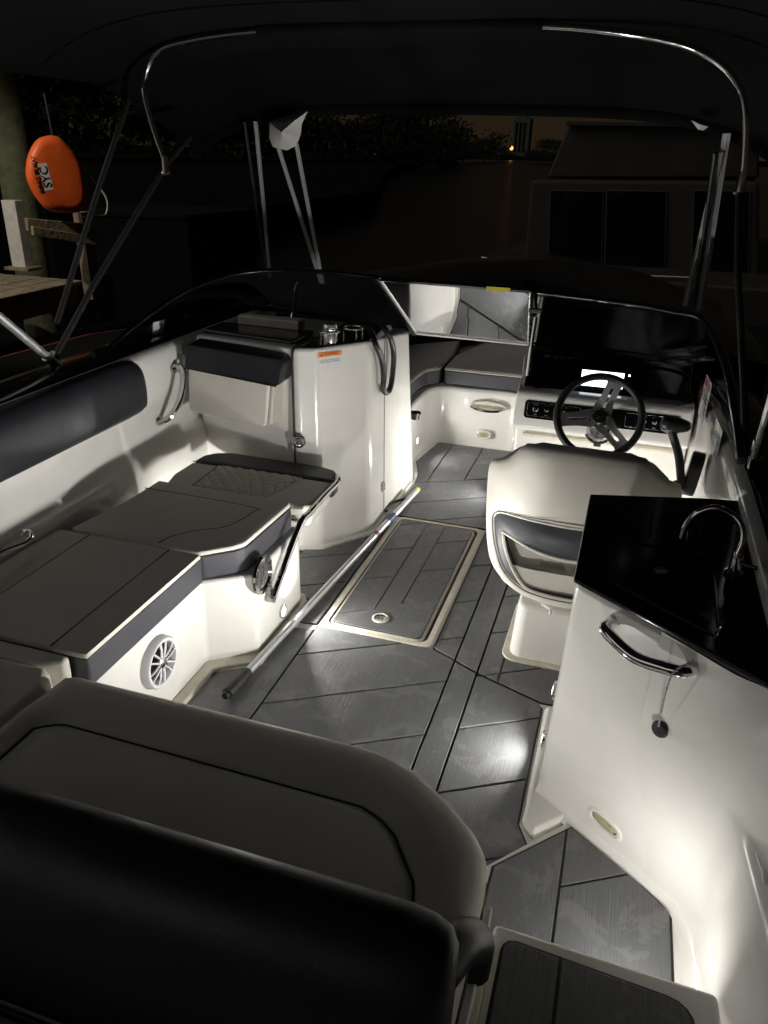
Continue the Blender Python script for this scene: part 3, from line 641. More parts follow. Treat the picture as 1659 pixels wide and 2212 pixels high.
# door latch
dl = at_plane(646, 953, V(-1.345, 3.135, .5), V(.35, -.93, .05).normalized()); dn = V(.40, -.90, .05).normalized()
la_ = MB().lathe([(.031, -.004), (.031, .004), (.026, .007), (.024, .002), (0, .001)], dl + dn * .004, dn, 28).build('door_latch', 'chrome', hc)
T_ = frame(dl + dn * .008, dn); bb = MB(); bb.T = T_; bb.box((-.017, -.016, -.002), (.017, -.004, .004)); bb.box((-.008, -.006, -.002), (.008, .017, .003)); bb.build('latch_tab', 'darksteel', la_, bevel=.002)
# hinge low on the starboard face, thin panel gap
fx = lambda y, z: -1.118 + .010 * (y - 3.44) / .72 - (.022 * z)
for yg in (3.60,):
    MB().tube([(fx(yg, .02) + .004, yg, .03), (fx(yg, .5) + .002, yg + .01, .5), (fx(yg, .95) - .000, yg + .02, .95)], .0022, 5).build('panel_gap', 'seam', hc)
MB().box((fx(3.6, .2) - .004, 3.588, .15), (fx(3.6, .2) + .010, 3.612, .205)).build('door_hinge', 'steel', hc, bevel=.003)
MB().box((fx(3.6, .7) - .012, 3.600, .76), (fx(3.6, .7) + .008, 3.622, .83)).build('door_catch', 'steel', hc, bevel=.003)
# warning label
lp = at_plane(712, 775, V(-1.23, 3.29, .85), V(.80, -.57, .05).normalized()); ln = V(.805, -.56, .075).normalized()
# outward face of the wide panel
e1 = (Vector((HB[4][0], HB[4][1], 0)) - Vector((HB[3][0], HB[3][1], 0))); e2 = Vector((HT[3][0], HT[3][1], .985)) - Vector((HB[3][0], HB[3][1], -.02)); ln = e1.cross(e2).normalized()
if ln.y > 0: ln = -ln
lp = at_plane(712, 775, Vector((HB[3][0], HB[3][1], -.02)), ln) + ln * .0025
TL = frame(lp, ln) @ Matrix.Rotation(R(-1), 4, 'Z'); bb = MB(); bb.T = TL; bb.box((-.064, -.032, 0), (.064, .032, .0008)); wl_ = bb.build('warning_label', 'label_w', hc, smooth=0)
bb = MB(); bb.T = TL; bb.box((-.064, .013, .0008), (.064, .032, .0014)); bb.build('label_header', 'label_o', wl_, smooth=0)
text_mesh('label_text', '▲ WARNING'.replace('▲ ', ''), .016, TL @ Matrix.Translation((.006, .023, .0016)), 'ink', wl_, ext=.0002)
bb = MB(); bb.T = TL; bb.add([(-.052, .0170, .0016), (-.040, .0170, .0016), (-.046, .028, .0016)], [(0, 1, 2)]); bb.build('label_triangle', 'ink', wl_, smooth=0)
text_mesh('label_text', 'DOOR MUST BE SECURED\nWHILE VESSEL IS UNDERWAY', .0086, TL @ Matrix.Translation((0, -.008, .0010)), 'ink', wl_, ext=.0002)
# chrome lift-lid cup ring pair on top
r1 = at(713, 738, z=.992); r2 = at(763, 727, z=.992)
cup = thing('drink_holder', 'polished steel drink holder with lidded cup on the black console top', 'cup holder', tuple(r1))
MB().lathe([(.034, .0), (.035, .035), (.032, .042), (.030, .040)], r1, (0, 0, 1), 28).build('cup', 'bright', cup)
MB().torus(r1 + V(0, 0, .048), (0, 0, 1), .043, .0045).build('ring', 'bright', cup)
MB().lathe([(.033, .050), (.034, .052), (.034, .075), (.030, .082), (.0, .084)], r1, (0, 0, 1), 28).build('lid', 'bright', cup)
MB().lathe([(.0345, .060), (.036, .062), (.0345, .064)], r1, (0, 0, 1), 28).build('lid_band', 'steel', cup)
for a in (3.6, 5.6): MB().tube([r1 + V(.043 * math.cos(a), .043 * math.sin(a), 0), r1 + V(.043 * math.cos(a), .043 * math.sin(a), .046)], .0035, 8).build('post', 'chrome', cup)
rg = thing('open_ring_holder', 'thin empty chrome ring holder on posts beside the lidded cup', 'cup holder', tuple(r2))
MB().torus(r2 + V(0, 0, .042), (0, 0, 1), .045, .0042).build('ring', 'bright', rg)
for a in (.3, 3.3, 5.4): MB().tube([r2 + V(.045 * math.cos(a), .045 * math.sin(a), 0), r2 + V(.045 * math.cos(a), .045 * math.sin(a), .04)], .0035, 8).build('post', 'chrome', rg)
# ribbed hose looping down the side
def hside(x, y, off=.018): return at(x, y, X=-1.118 + off - .016)
hpts = [(-1.235, 3.62, 1.006), (-1.19, 3.56, 1.006)] + [hside(x, y) for x, y in ((812, 745), (824, 775), (829, 810), (828, 838), (834, 848), (843, 838), (849, 800), (850, 760), (842, 728))] + [V(-1.155, 3.66, 1.004), V(-1.20, 3.75, .998), V(-1.24, 3.80, .995)]
hs = spline(hpts, 14)
MB().tube(hs, .011, 10, radii=[.0135 + (.0018 if k % 2 else -.0008) for k in range(len(hs))]).build('shower_hose', 'hose', None, smooth=70)
tag(bpy.data.objects['shower_hose'], 'dark ribbed hose looped over the side of the head console', 'hose')
# companion backrest fixed to the aft face
cbk = thing('companion_backrest', 'beige backrest with black upper band fixed to the head console', 'backrest', (-1.7, 3.15, .6))
def slab(name, pts_front, depth, m, parent, bevel=.02):
    "quad in the XZ plane given as (x,y,z) corners, extruded aft to forward"
    b = MB(); n = len(pts_front); d = Vector(depth)
    b.add(list(pts_front) + [Vector(q) + d for q in pts_front], [tuple(range(n)), tuple(range(n, 2 * n))[::-1]] + [(i, (i + 1) % n, n + (i + 1) % n, n + i) for i in range(n)])
    return b.build(name, m, parent, bevel=bevel, seg=4)
slab('lower_pad', [(-1.942, 3.085, .665), (-1.925, 3.085, .645), (-1.535, 3.050, .632), (-1.520, 3.050, .65), (-1.508, 3.075, .845), (-1.938, 3.10, .868)], (.01, .10, .01), 'beige', cbk, .024)
slab('side_piping', [(-1.520, 3.058, .64), (-1.498, 3.062, .645), (-1.486, 3.085, .840), (-1.508, 3.085, .84)], (.01, .09, .0), 'piping', cbk, .008)
slab('upper_band', [(-1.945, 3.082, .860), (-1.462, 3.050, .832), (-1.445, 3.060, .845), (-1.440, 3.080, .925), (-1.46, 3.085, .950), (-1.935, 3.10, .968)], (.01, .11, .012), 'navy', cbk, .016)
seam(cbk, [(-1.945, 3.084, .862), (-1.462, 3.050, .834)], .003)
# port bolster
pb = thing('coaming_bolster', 'long black padded bolster along the port coaming', 'bolster', (-1.97, 1.6, .85))
prof2 = [(-2.02, .745), (-1.970, .742), (-1.950, .765), (-1.948, .85), (-1.960, .925), (-1.990, .962), (-2.03, .972)]
rows = []
for y, sc in ((-.2, 1), (.8, 1), (1.6, 1), (2.2, 1), (2.66, 1), (2.74, .97), (2.785, .88), (2.80, .7)):
    rows.append([(-2.0 + (x + 2.0) * (sc if x > -2.0 else 1), y, .855 + (z - .855) * (sc if sc > .85 else sc * 1.08)) for x, z in [tuple(p[:2]) for p in spline([(x, z, 0) for x, z in prof2], 4)]])
b = MB(); b.grid(rows); n_ = len(rows[0]); k_ = len(b.v) - n_; b.f.append(tuple(range(k_, k_ + n_))); b.build('bolster_pad', 'navy', pb, smooth=60)
seam(pb, [(-1.962, y, .752) for y in (-.2, 1, 2, 2.72)], .0045); seam(pb, [(-1.957, y, .775) for y in (-.2, 1, 2, 2.72)], .0018)

# ================================================================== TRANSOM SEAT
ts = thing('transom_seat', 'wide beige aft bench cushion with raised border and sunken centre panel', 'seat', (-.8, 1.0, 0))
MB().prism([(-1.87, .45), (-.105, .45), (-.105, 1.10), (-.17, 1.18), (-.38, 1.33), (-1.87, 1.33)], -.02, .395).build('bench_base', 'gel', ts, bevel=.015)
def soft(name, poly, z0, z1, m, parent, r): return MB().prism(poly, z0, z1).build(name, m, parent, bevel=r, seg=5, smooth=60)
TS = [(-1.345, .62), (-.110, .62), (-.108, 1.09), (-.116, 1.17), (-.150, 1.225), (-.215, 1.285), (-.31, 1.358), (-.40, 1.392), (-.56, 1.400), (-1.33, 1.400), (-1.345, 1.385)]
TSin = [(-1.29, .60), (-.235, .60), (-.235, 1.02), (-.245, 1.06), (-.32, 1.165), (-.36, 1.195), (-.41, 1.215), (-1.22, 1.225), (-1.275, 1.19)]
cush = padded('bench_cushion', TS, TSin, (-.75, 1.0), 'beige', ts, ((.06, .393), (0, .405), (-.02, .43), (.0, .453), (.06, .470), (.16, .482), (.34, .489), (.55, .488), (.75, .481), (.90, .471), (1.0, .461)),
              ((.985, .4625), (.95, .468), (.86, .473), (.5, .478), (.0006, .480)))
A_, B_ = radial_poly(TS, (-.75, 1.0)), radial_poly(TSin, (-.75, 1.0))
b = MB(); b.tube([(*q, .3965) for q in A_ + [A_[0]]], .006, 6, caps=False); b.build('cushion_welt', 'seam', ts)
b = MB(); b.tube([(*q, .4625) for q in B_ + [B_[0]]], .003, 6, caps=False); b.build('seam', 'seam', ts)
courtesy_light(ts, (-.62, 1.332, .20), (0, 1, 0), 4.2, aim=(-.1, 1, .9))
# corner cushion between bench and lounge
cc = thing('corner_cushion', 'small beige corner cushion between the bench and the side lounge', 'cushion', (-1.6, 1.2, .4))
soft('pad', [(-1.872, .62), (-1.357, .62), (-1.357, 1.34), (-1.40, 1.40), (-1.872, 1.40)], .366, .474, 'beige', cc, .024)
soft('front_pad', [(-1.872, 1.405), (-1.44, 1.405), (-1.38, 1.44), (-1.385, 1.468), (-1.872, 1.468)], .366, .470, 'beige', cc, .02)
seam(cc, [(-1.87, 1.16, .4745), (-1.36, 1.16, .4745)], .0025)
# backrest of the bench
br = thing('bench_backrest', 'thick black padded backrest of the aft bench with rounded starboard end', 'backrest', (-.9, .7, .5))
pr_ = [(.60, .48), (.62, .60), (.655, .70), (.70, .752), (.745, .770), (.785, .762), (.812, .735), (.820, .68), (.815, .60), (.80, .47)]
prs = [tuple(q[:2]) for q in spline([(y, z, 0) for y, z in pr_], 4)]
rows = []
for x, s_ in ((-2.0, 1), (-1.2, 1), (-.6, 1), (-.25, 1), (-.185, .99), (-.145, .95), (-.118, .86), (-.105, .70), (-.102, .5)):
    rows.append([(x, .71 + (y - .71) * s_, .60 + (z - .60) * (1 - (1 - s_) * .55)) for y, z in prs])
b = MB(); b.grid(rows); k_ = len(b.v) - len(prs); b.f.append(tuple(range(k_, k_ + len(prs)))); b.build('back_pad', 'navy', br, smooth=70)
er = [(-.165, .90, .475), (-.135, .955, .455), (-.112, .985, .425), (-.100, 1.01, .40)]
MB().tube(spline([(-.150, .86, .52), (-.128, .93, .50), (-.112, .98, .455), (-.108, 1.0, .415), (-.110, .99, .36)], 5), .042, 14, radii=None).build('arm_roll', 'navy', br, smooth=70)
MB().box((-.106, .50, .0), (-.088, 1.13, .375)).build('bench_side', 'gel', ts, bevel=.006)
MB().box((-.090, .55, .275), (-.078, 1.12, .31)).build('hinge_strip', 'gel_in', ts, bevel=.003)
# aft sun pad behind the backrest
sp2 = thing('aft_sun_pad', 'beige sun pad behind the black bench backrest', 'cushion', (-1.0, .1, .3))
soft('pad', [(-2.0, -.3), (-.18, -.3), (-.18, .56), (-2.0, .56)], .40, .53, 'beige', sp2, .03)
MB().prism([(-2.0, -.28), (-.13, -.28), (-.13, .60), (-2.0, .60)], -.02, .395).build('pad_base', 'gel', sp2, bevel=.01)

# ================================================================== HELM CONSOLE
he = thing('helm_console', 'cream helm console with switch panel, lit chart screen and steering wheel', 'console', (-.05, 3.7, 0))
MB().prism([(-.445, 3.49), (.33, 3.49), (.33, 4.9), (-.605, 4.9), (-.515, 4.18)], -.02, .655).build('console_body', 'gel', he, bevel=.02, seg=4)
dpro = [(3.485, .640), (3.405, .652), (3.392, .668), (3.398, .700), (3.428, .800), (3.442, .820), (3.468, .832), (3.60, .842), (4.20, .842), (4.20, .64)]
b = MB(); n = len(dpro)
def dashx(y): return -.440 - .05 * max(0, y - 3.45)
b.add([(dashx(y), y, z) for y, z in dpro] + [(.325, y, z) for y, z in dpro], [tuple(range(n)), tuple(range(n, 2 * n))[::-1]] + [(i, (i + 1) % n, n + (i + 1) % n, n + i) for i in range(n)])
b.build('dash_moulding', 'gel', he, bevel=.010, seg=4)
kick = MB().prism([(-.40, 3.470), (.30, 3.470), (.30, 3.495), (-.40, 3.495)], .60, .615).build('moulding_line', 'gel_in', he, bevel=.004)
# black instrument panel rising to the hood
ip = [(3.488, .834), (3.66, .905), (3.73, .945), (3.80, .948), (4.05, .900), (4.18, .872), (4.18, .80), (3.49, .80)]
b = MB(); n = len(ip)
b.add([(-.425 - .06 * (y - 3.49), y, z) for y, z in ip] + [(.315, y, z) for y, z in ip], [tuple(range(n)), tuple(range(n, 2 * n))[::-1]] + [(i, (i + 1) % n, n + (i + 1) % n, n + i) for i in range(n)])
b.build('instrument_panel', 'blackgel', he, bevel=.014, seg=4)
# screen
pn = V(0, -.071, .172).normalized(); pn = V(0, -.38, .925).normalized()
# a free-standing display tilted to face the driver
scn = V(0, -.80, .60).normalized(); sc_c = V(-.078, 3.545, .868)
T_ = frame(sc_c, scn)
bb = MB(); bb.T = T_; bb.box((-.125, -.106, -.030), (.125, .080, -.002)); dsp = bb.build('chart_display', 'gloss', he, bevel=.008)
bb = MB(); bb.T = T_; bb.box((-.093, -.088, -.0015), (.093, .058, -.0005)); bb.build('screen', 'screen', dsp, smooth=0)
for k in range(7):
    bb = MB(); bb.T = T_; bb.box((-.086 + .0255 * k, -.0850, -.0004), (-.086 + .0255 * k + .017, -.079, .0004)); bb.build('screen_button', 'gloss', dsp, smooth=0)
bb = MB(); bb.T = T_; bb.box((-.093, -.0765, -.0004), (.093, -.075, .0003)); bb.build('screen_divider', 'gloss', dsp, smooth=0)
bb = MB(); bb.T = T_; bb.lathe([(.004, -.002), (.004, .002), (0, .002)], (.115, .050, 0), (0, 0, 1), 10); bb.build('power_light', 'led', dsp)
# round gauge, cup recess and side trim on the panel
gq = V(-.30, 3.565, .868); MB().lathe([(.048, -.002), (.048, .004), (.042, .006), (.0, .006)], gq, (0, -.38, .925), 28).build('round_gauge', 'gloss', he)
for k in range(10):
    a = k * .628; T2 = frame(gq, (0, -.38, .925)); bb = MB(); bb.T = T2; bb.lathe([(.0022, .005), (.0018, .0075), (0, .0075)], (math.cos(a) * .034, math.sin(a) * .034, 0), (0, 0, 1), 6); bb.build('gauge_screw', 'steel', he)
MB().torus(V(-.355, 3.510, .848), (0, -.3, .95), .036, .004).build('cup_recess', 'gloss', he)
MB().tube(spline([(.10, 3.70, .934), (.24, 3.685, .925), (.295, 3.64, .903), (.298, 3.54, .862)], 6), .004, 8).build('tray_trim', 'plastic', he)
MB().tube([(-.36, 3.70, .934), (-.18, 3.70, .934)], .003, 6).build('hood_trim', 'steel', he)
MB().prism([(.10, 3.44), (.27, 3.43), (.30, 3.50), (.20, 3.54), (.12, 3.52)], .838, .862).build('dash_cloth', 'canvas', he, bevel=.008)
# switch panel in the sloping face
swn = V(0, -.958, .287).normalized(); swc = V(-.058, 3.4135, .750); T_ = frame(swc, swn)
bb = MB(); bb.T = T_; pts = rrect(-.338, -.040, .335, .042, .016, 4); bb.prism(pts, -.004, .0035); swp = bb.build('switch_panel', 'gloss', he, bevel=.002, seg=2)
for x0_, x1_ in ((-.325, -.09), (.105, .322)):
    bb = MB(); bb.T = T_; o_ = rrect(x0_, -.028, x1_, .032, .008, 2); bb.tube([(q[0], q[1], .0036) for q in o_ + [o_[0]]], .0007, 4)
    bb.build('panel_outline', 'steel', swp)
for i, x in enumerate((-.287, -.238, -.192, -.150, .185, .228, .276)):
    r_ = .013 if i in (0, 3) else .0095
    bb = MB(); bb.T = T_; bb.lathe([(r_, .003), (r_, .008), (r_ * .75, .010), (r_ * .7, .016), (0, .017)], (x, .0035, 0), (0, 0, 1), 16); bb.build('switch_knob', 'chrome', swp)
    bb = MB(); bb.T = T_; bb.box((x - .006, -.0235, .0034), (x + .006, -.0185, .0040)); bb.build('switch_symbol', 'steel', swp, smooth=0); bb = MB(); bb.T = T_; bb.box((x - .012, .0225, .0034), (x + .012, .0245, .0040)); bb.build('switch_marking', 'steel', swp, smooth=0)
# steering wheel
sw = thing('steering_wheel', 'three-spoke black steering wheel with slotted grey spokes at the helm', 'steering wheel', tuple(at(1294, 900, Y=3.18)))
wc = at(1294, 900, Y=3.18); wnn = V(0.05, -.86, .50).normalized(); TW = frame(wc, wnn)
bb = MB(); bb.T = TW; bb.torus((0, 0, 0), (0, 0, 1), .170, .0155, 72, 12); bb.build('rim', 'rubber', sw)
for ang in (72, 190, -47):
    bb = MB(); bb.T = TW @ Matrix.Rotation(R(ang), 4, 'Z')
    for s_ in (-1, 1):
        bb.prism([(.03, s_ * .040), (.03, s_ * .006), (.07, s_ * .005), (.135, s_ * .005), (.135, s_ * .030), (.085, s_ * .030)][::s_], -.022, -.018, top=None)
    bb.prism([(.128, -.027), (.166, -.036), (.166, .036), (.128, .027)], -.0215, -.0175)
    for k in range(len(bb.v)):
        l = bb.T.inverted() @ bb.v[k]; l.z += .020 * max(0, min(1, (l.x - .03) / .12)); bb.v[k] = bb.T @ l
    bb.build('spoke', 'grey', sw, bevel=.0012, seg=2)
bb = MB(); bb.T = TW; bb.lathe([(.046, -.026), (.046, -.019), (.042, -.017), (0, -.017)], (0, 0, 0), (0, 0, 1), 32); bb.build('hub_plate', 'grey', sw)
for k in range(6):
    a = R(60 * k + 20); bb = MB(); bb.T = TW; bb.lathe([(.0042, -.017), (.0038, -.013), (0, -.0125)], (.038 * math.cos(a), .038 * math.sin(a), 0), (0, 0, 1), 8); bb.build('hub_bolt', 'rubber', sw)
bb = MB(); bb.T = TW; bb.lathe([(.030, -.018), (.031, -.004), (.027, .002), (.012, .003), (0, .003)], (0, 0, 0), (0, 0, 1), 28); hubc = bb.build('hub_cap', 'plastic', sw)
bb = MB(); bb.T = TW; bb.torus((0, 0, .0032), (0, 0, 1), .016, .0012, 24, 6); bb.lathe([(.009, .003), (.007, .0045), (0, .0048)], (0, 0, 0), (0, 0, 1), 16); bb.build('hub_emblem', 'darksteel', hubc)
stc = V(-.055, 3.405, .705)
MB().tube([wc - wnn * .02, stc], .022, 16).build('steering_column', 'plastic', sw)
MB().lathe([(.062, -.01), (.060, .012), (.046, .030), (.03, .034), (0, .034)], stc + V(0, .01, -.01), (0, -.93, .36), 30).build('tilt_collar', 'steel', sw)
MB().torus(stc + V(0, .004, -.008), (0, -.93, .36), .062, .006).build('collar_ring', 'plastic', sw)
MB().box(stc + V(-.016, -.02, -.085), stc + V(.016, .0, -.055)).build('tilt_lever', 'plastic', sw, bevel=.003)
# throttle lever on the starboard side
th = thing('throttle_lever', 'black throttle control lever on the starboard side beside the helm', 'throttle', tuple(at(1480, 1010, Y=3.02)))
tb = at(1487, 1018, Y=3.05); tl0 = at(1472, 1050, Y=3.00); tl1 = at(1466, 985, Y=3.03); tl2 = at(1452, 935, Y=3.06); tg0 = at(1428, 915, Y=3.08); tg1 = at(1492, 922, Y=3.05)
b = MB(); b.T = frame(tb, (-1, .1, .1)); b.prism(rrect(-.060, -.095, .060, .085, .058, 8), -.045, .006); b.build('control_base', 'plastic', th, bevel=.010)
b = MB(); b.tube(spline([tl0, tl1, tl2, at(1455, 925, Y=3.07)], 6), .022, 12, flat=.75); b.build('lever_arm', 'plastic', th)
MB().tube(spline([tg0, tg0 * .75 + tg1 * .25, tg0 * .4 + tg1 * .6, tg1], 4), .024, 14, radii=[.014, .023, .029, .032, .034, .034, .033, .032, .030, .028, .024, .020, .012]).build('grip', 'plastic', th)
b = MB(); b.tube([tl0 + V(.015, 0, 0), tl0 + V(-.03, 0, 0)], .020, 14); b.build('lever_pivot', 'plastic', th)
# safety decals on the starboard side wall
def decal(name, px, py, w, h, label, bits):
    X_ = .352; p = at(px, py, X=.345); n_ = V(-1, -.06, .02).normalized(); p = Vector((sxx(p.y) + .002, p.y, p.z)); T = frame(p, n_); b = MB(); b.T = T; b.box((-w, -h, 0), (w, h, .0007)); r_ = b.build(name, 'decal', hull, smooth=0)
    for m_, x0, y0, x1, y1 in bits: b = MB(); b.T = T; b.box((x0 * w, y0 * h, .0007), (x1 * w, y1 * h, .0012)); b.build('decal_print', m_, r_, smooth=0)
decal('safety_decal', 1522, 862, .085, .085, '', [('faded_r', -.9, .55, -.1, .9), ('faded_r', .1, .55, .9, .9), ('faded_r', -.9, -.2, -.55, .3), ('ink', -.4, -.1, .9, -.02), ('ink', -.4, .1, .9, .18), ('faded_r', .4, -.7, .8, -.3)])
decal('safety_decal', 1530, 948, .085, .06, '', [('faded_y', -.9, .1, -.55, .8), ('faded_b', .3, -.85, .9, .6), ('ink', -.4, .2, .2, .26), ('ink', -.4, .4, .2, .46), ('faded_y', .2, .65, .6, .95), ('ink', -.4, -.4, .2, -.34)])
courtesy_light(he, (-.522, 4.10, .110), (-1, -.12, 0), 5, aim=(-1, -.3, .5))

# ================================================================== HELM SEAT
hs_ = thing('captain_chair', 'beige wrap-around helm bucket seat with charcoal band and open lower back', 'seat', (-.07, 2.75, 0))
SXC = -.075
def shell(u, z, off=0):
    "point on the curved back: u across, z up"
    y = 2.415 + 2.2 * u * u * (.45 + 2.6 * u * u) + .16 * max(0, .62 - z) ** 2 * 1.2 + .10 * (z - .5) - off
    if z < .46: y += (.46 - z) ** 2 * 2.6
    return (SXC + u, y, z)
def loop(pts, n=72):
    "closed spline, resampled to n points by angle order"
    P = [Vector((*q, 0)) for q in pts]; k = len(P); out = []
    for i in range(k):
        p0, p1, p2, p3 = P[i - 1], P[i], P[(i + 1) % k], P[(i + 2) % k]
        for j in range(10):
            t = j / 10; q = .5 * ((2 * p1) + (p2 - p0) * t + (2 * p0 - 5 * p1 + 4 * p2 - p3) * t * t + (3 * p1 - p0 - 3 * p2 + p3) * t ** 3); out.append((q.x, q.y))
    return out
def radial(pts, c, n=96):
    L_ = loop(pts); res = []
    for k in range(n):
        a = 2 * math.pi * k / n; d = (math.cos(a), math.sin(a)); best = None
        for i in range(len(L_)):
            p, q = L_[i], L_[(i + 1) % len(L_)]; ex, ey = q[0] - p[0], q[1] - p[1]; det = d[0] * (-ey) + ex * d[1]
            if abs(det) < 1e-12: continue
            rx, ry = p[0] - c[0], p[1] - c[1]; t = (rx * (-ey) + ex * ry) / det; s_ = (d[0] * ry - d[1] * rx) / det
            if -1e-6 <= s_ <= 1 + 1e-6 and t > 0 and (best is None or t > best): best = t
        best = best or .01; res.append((c[0] + d[0] * best, c[1] + d[1] * best))
    return res
SC = (0, .50)
OUT = [(0, .918), (.12, .912), (.195, .902), (.222, .874), (.252, .836), (.290, .808), (.326, .786), (.338, .745), (.334, .64), (.318, .52), (.285, .42), (.20, .355), (.10, .325), (0, .318), (-.10, .325), (-.20, .355), (-.285, .42), (-.318, .52), (-.334, .64), (-.338, .745), (-.326, .786), (-.290, .808), (-.252, .836), (-.222, .874), (-.195, .902), (-.12, .912)]
BAND = [(0, .655), (.14, .652), (.25, .638), (.287, .610), (.288, .575), (.270, .505), (.225, .425), (.150, .378), (.08, .370), (0, .368), (-.08, .370), (-.150, .378), (-.225, .425), (-.270, .505), (-.288, .575), (-.287, .610), (-.25, .638), (-.14, .652)]
HOLE = [(0, .535), (.12, .545), (.235, .566), (.243, .553), (.225, .500), (.185, .435), (.140, .386), (.08, .374), (0, .372), (-.08, .374), (-.140, .386), (-.185, .435), (-.225, .500), (-.243, .553), (-.235, .566), (-.12, .545)]
lo_, lb_, lh_ = radial(OUT, SC), radial(BAND, SC), radial(HOLE, SC)
def mixl(a, b_, t): return [(p[0] * (1 - t) + q[0] * t, p[1] * (1 - t) + q[1] * t) for p, q in zip(a, b_)]
b = MB(); rows = []
rows.append([tuple(Vector(shell(p[0] * .965, SC[1] + (p[1] - SC[1]) * .97, 0)) + V(0, .065, 0)) for p in lo_])
rows.append([tuple(Vector(shell(p[0] * .99, SC[1] + (p[1] - SC[1]) * .995, 0)) + V(0, .035, 0)) for p in lo_])
rows.append([shell(p[0], p[1], -.008) for p in lo_])
for t, of in ((.06, .006), (.16, .012), (.35, .016), (.6, .016), (.85, .012), (.96, .006), (1.0, 0)): rows.append([shell(p[0], p[1], of) for p in mixl(lo_, lb_, t)])
b.grid(rows, True)
k0 = len(b.v) - 96
b.build('seat_shell', 'beige', hs_, smooth=75)
b = MB(); rows = [[shell(p[0], p[1], of) for p in mixl(lb_, lh_, t)] for t, of in ((0, -.002), (.03, .004), (.5, .006), (.96, .004), (1, -.004))]
rows.append([tuple(Vector(shell(p[0] * .99, p[1], 0)) + V(0, .05, 0)) for p in lh_]); b.grid(rows, True); b.build('charcoal_band', 'charcoal', hs_, smooth=75)
seam(hs_, [shell(p[0], p[1], .012) for p in mixl(lo_, lb_, .93)] + [shell(*mixl(lo_, lb_, .93)[0], .012)], .0016)
b = MB(); pl = mixl(lb_, lh_, 1.0); b.tube([shell(p[0], p[1], .004) for p in pl] + [shell(*pl[0], .004)], .0055, 8, caps=False); b.build('opening_piping', 'beige', hs_)
b = MB(); b.tube([shell(p[0], p[1], .004) for p in lb_] + [shell(*lb_[0], .004)], .0045, 8, caps=False); b.build('band_piping', 'beige', hs_)
courtesy_light(hs_, (.03, 2.968, .12), (0, 1, 0), 3.0, aim=(.25, 1, .6))
# inner back pad and seat cushion
rows = []
for z, f_ in ((.44, .80), (.50, .86), (.60, .94), (.70, .96), (.80, .93), (.86, .75), (.895, .50)):
    rows.append([tuple(Vector(shell(u * .30 * f_, z, 0)) + V(0, .085 + .03 * (1 - abs(u)), 0)) for u in [k / 12 - 1 for k in range(25)]])
MB().grid(rows).build('inner_back_pad', 'beige', hs_, smooth=75, solid=.02)
MB().prism([(SXC - .235, 2.57), (SXC - .20, 2.52), (SXC + .20, 2.52), (SXC + .235, 2.57), (SXC + .235, 2.96), (SXC + .20, 2.995), (SXC - .20, 2.995), (SXC - .235, 2.96)], .385, .535).build('seat_cushion', 'beige', hs_, bevel=.03, seg=5, smooth=60)
rows = []
for z, k in ((.455, 1.0), (.40, 1.0), (.355, .95), (.33, .86)):
    rows.append([(SXC + math.copysign(abs(math.cos(t)) ** .45, math.cos(t)) * .275 * k, 2.73 + math.copysign(abs(math.sin(t)) ** .5, math.sin(t)) * .275 * k, z) for t in [i * 2 * math.pi / 40 for i in range(40)]])
b = MB(); b.grid(rows, True); b.f.append(tuple(range(len(b.v) - 40, len(b.v)))); b.build('seat_pan', 'beige', hs_, smooth=60)
seam(hs_, [shell(u, .352 + .10 * u * u * 4, .008) for u in [k / 12 * .20 - .10 for k in range(13)]], .0014)
for u in (.0, .014): seam(hs_, [shell(u + .02, z, .004) for z in (.345, .36, .368)], .0012)
MB().prism(rrect(-.262, 2.545, .125, 2.96, .05, 5), .0, .235, top=[(x * .93 - .005, 2.752 + (y - 2.752) * .92) for x, y in rrect(-.262, 2.545, .125, 2.96, .05, 5)]).build('pedestal_box', 'gel', hs_, bevel=.018, seg=4, bevang=40)
MB().prism(rrect(-.287, 2.520, .150, 2.985, .06, 5), -.003, .010).build('pedestal_flange', 'gel_in', hs_, bevel=.004, bevang=40)
MB().lathe([(.075, .23), (.07, .25), (.05, .26), (.05, .335)], (SXC, 2.74, 0)).build('pedestal_post', 'steel', hs_)
MB().tube([(-.155, 2.56, .262), (-.120, 2.545, .255), (-.120, 2.545, .235)], .007, 6).build('swivel_lever', 'white', hs_)

# ================================================================== WINDSHIELD
ws = thing('windshield', 'tinted wraparound windshield with black frame and walk-through centre pane', 'windshield', (-.8, 3.9, .9))
PT = [(-2.155, 2.73, .925), (-2.152, 2.84, .992), (-2.135, 3.10, 1.075), (-2.09, 3.40, 1.155), (-1.98, 3.63, 1.205), (-1.80, 3.74, 1.228), (-1.55, 3.79, 1.232), (-1.25, 3.80, 1.222)]
PB = [(-2.170, 2.74, .975), (-2.170, 2.90, .976), (-2.170, 3.20, .978), (-2.165, 3.55, .980), (-2.10, 3.90, .975), (-1.95, 4.10, .955), (-1.60, 4.17, .92), (-1.13, 4.16, .885)]
ST = [tuple(at(x, y, Y=Y_)) for x, y, Y_ in ((1157, 632, 3.97), (1260, 644, 3.97), (1380, 661, 3.90), (1455, 674, 3.76), (1520, 692, 3.55))] + [(.362, 3.15, 1.115), (.388, 2.80, 1.03), (.405, 2.52, .935)]
SB = [(-.485, 4.15, .880), (-.20, 4.15, .880), (.05, 4.10, .885), (.22, 3.98, .895), (.36, 3.70, .905), (.420, 3.30, .905), (.432, 2.95, .905), (.436, 2.55, .905)]
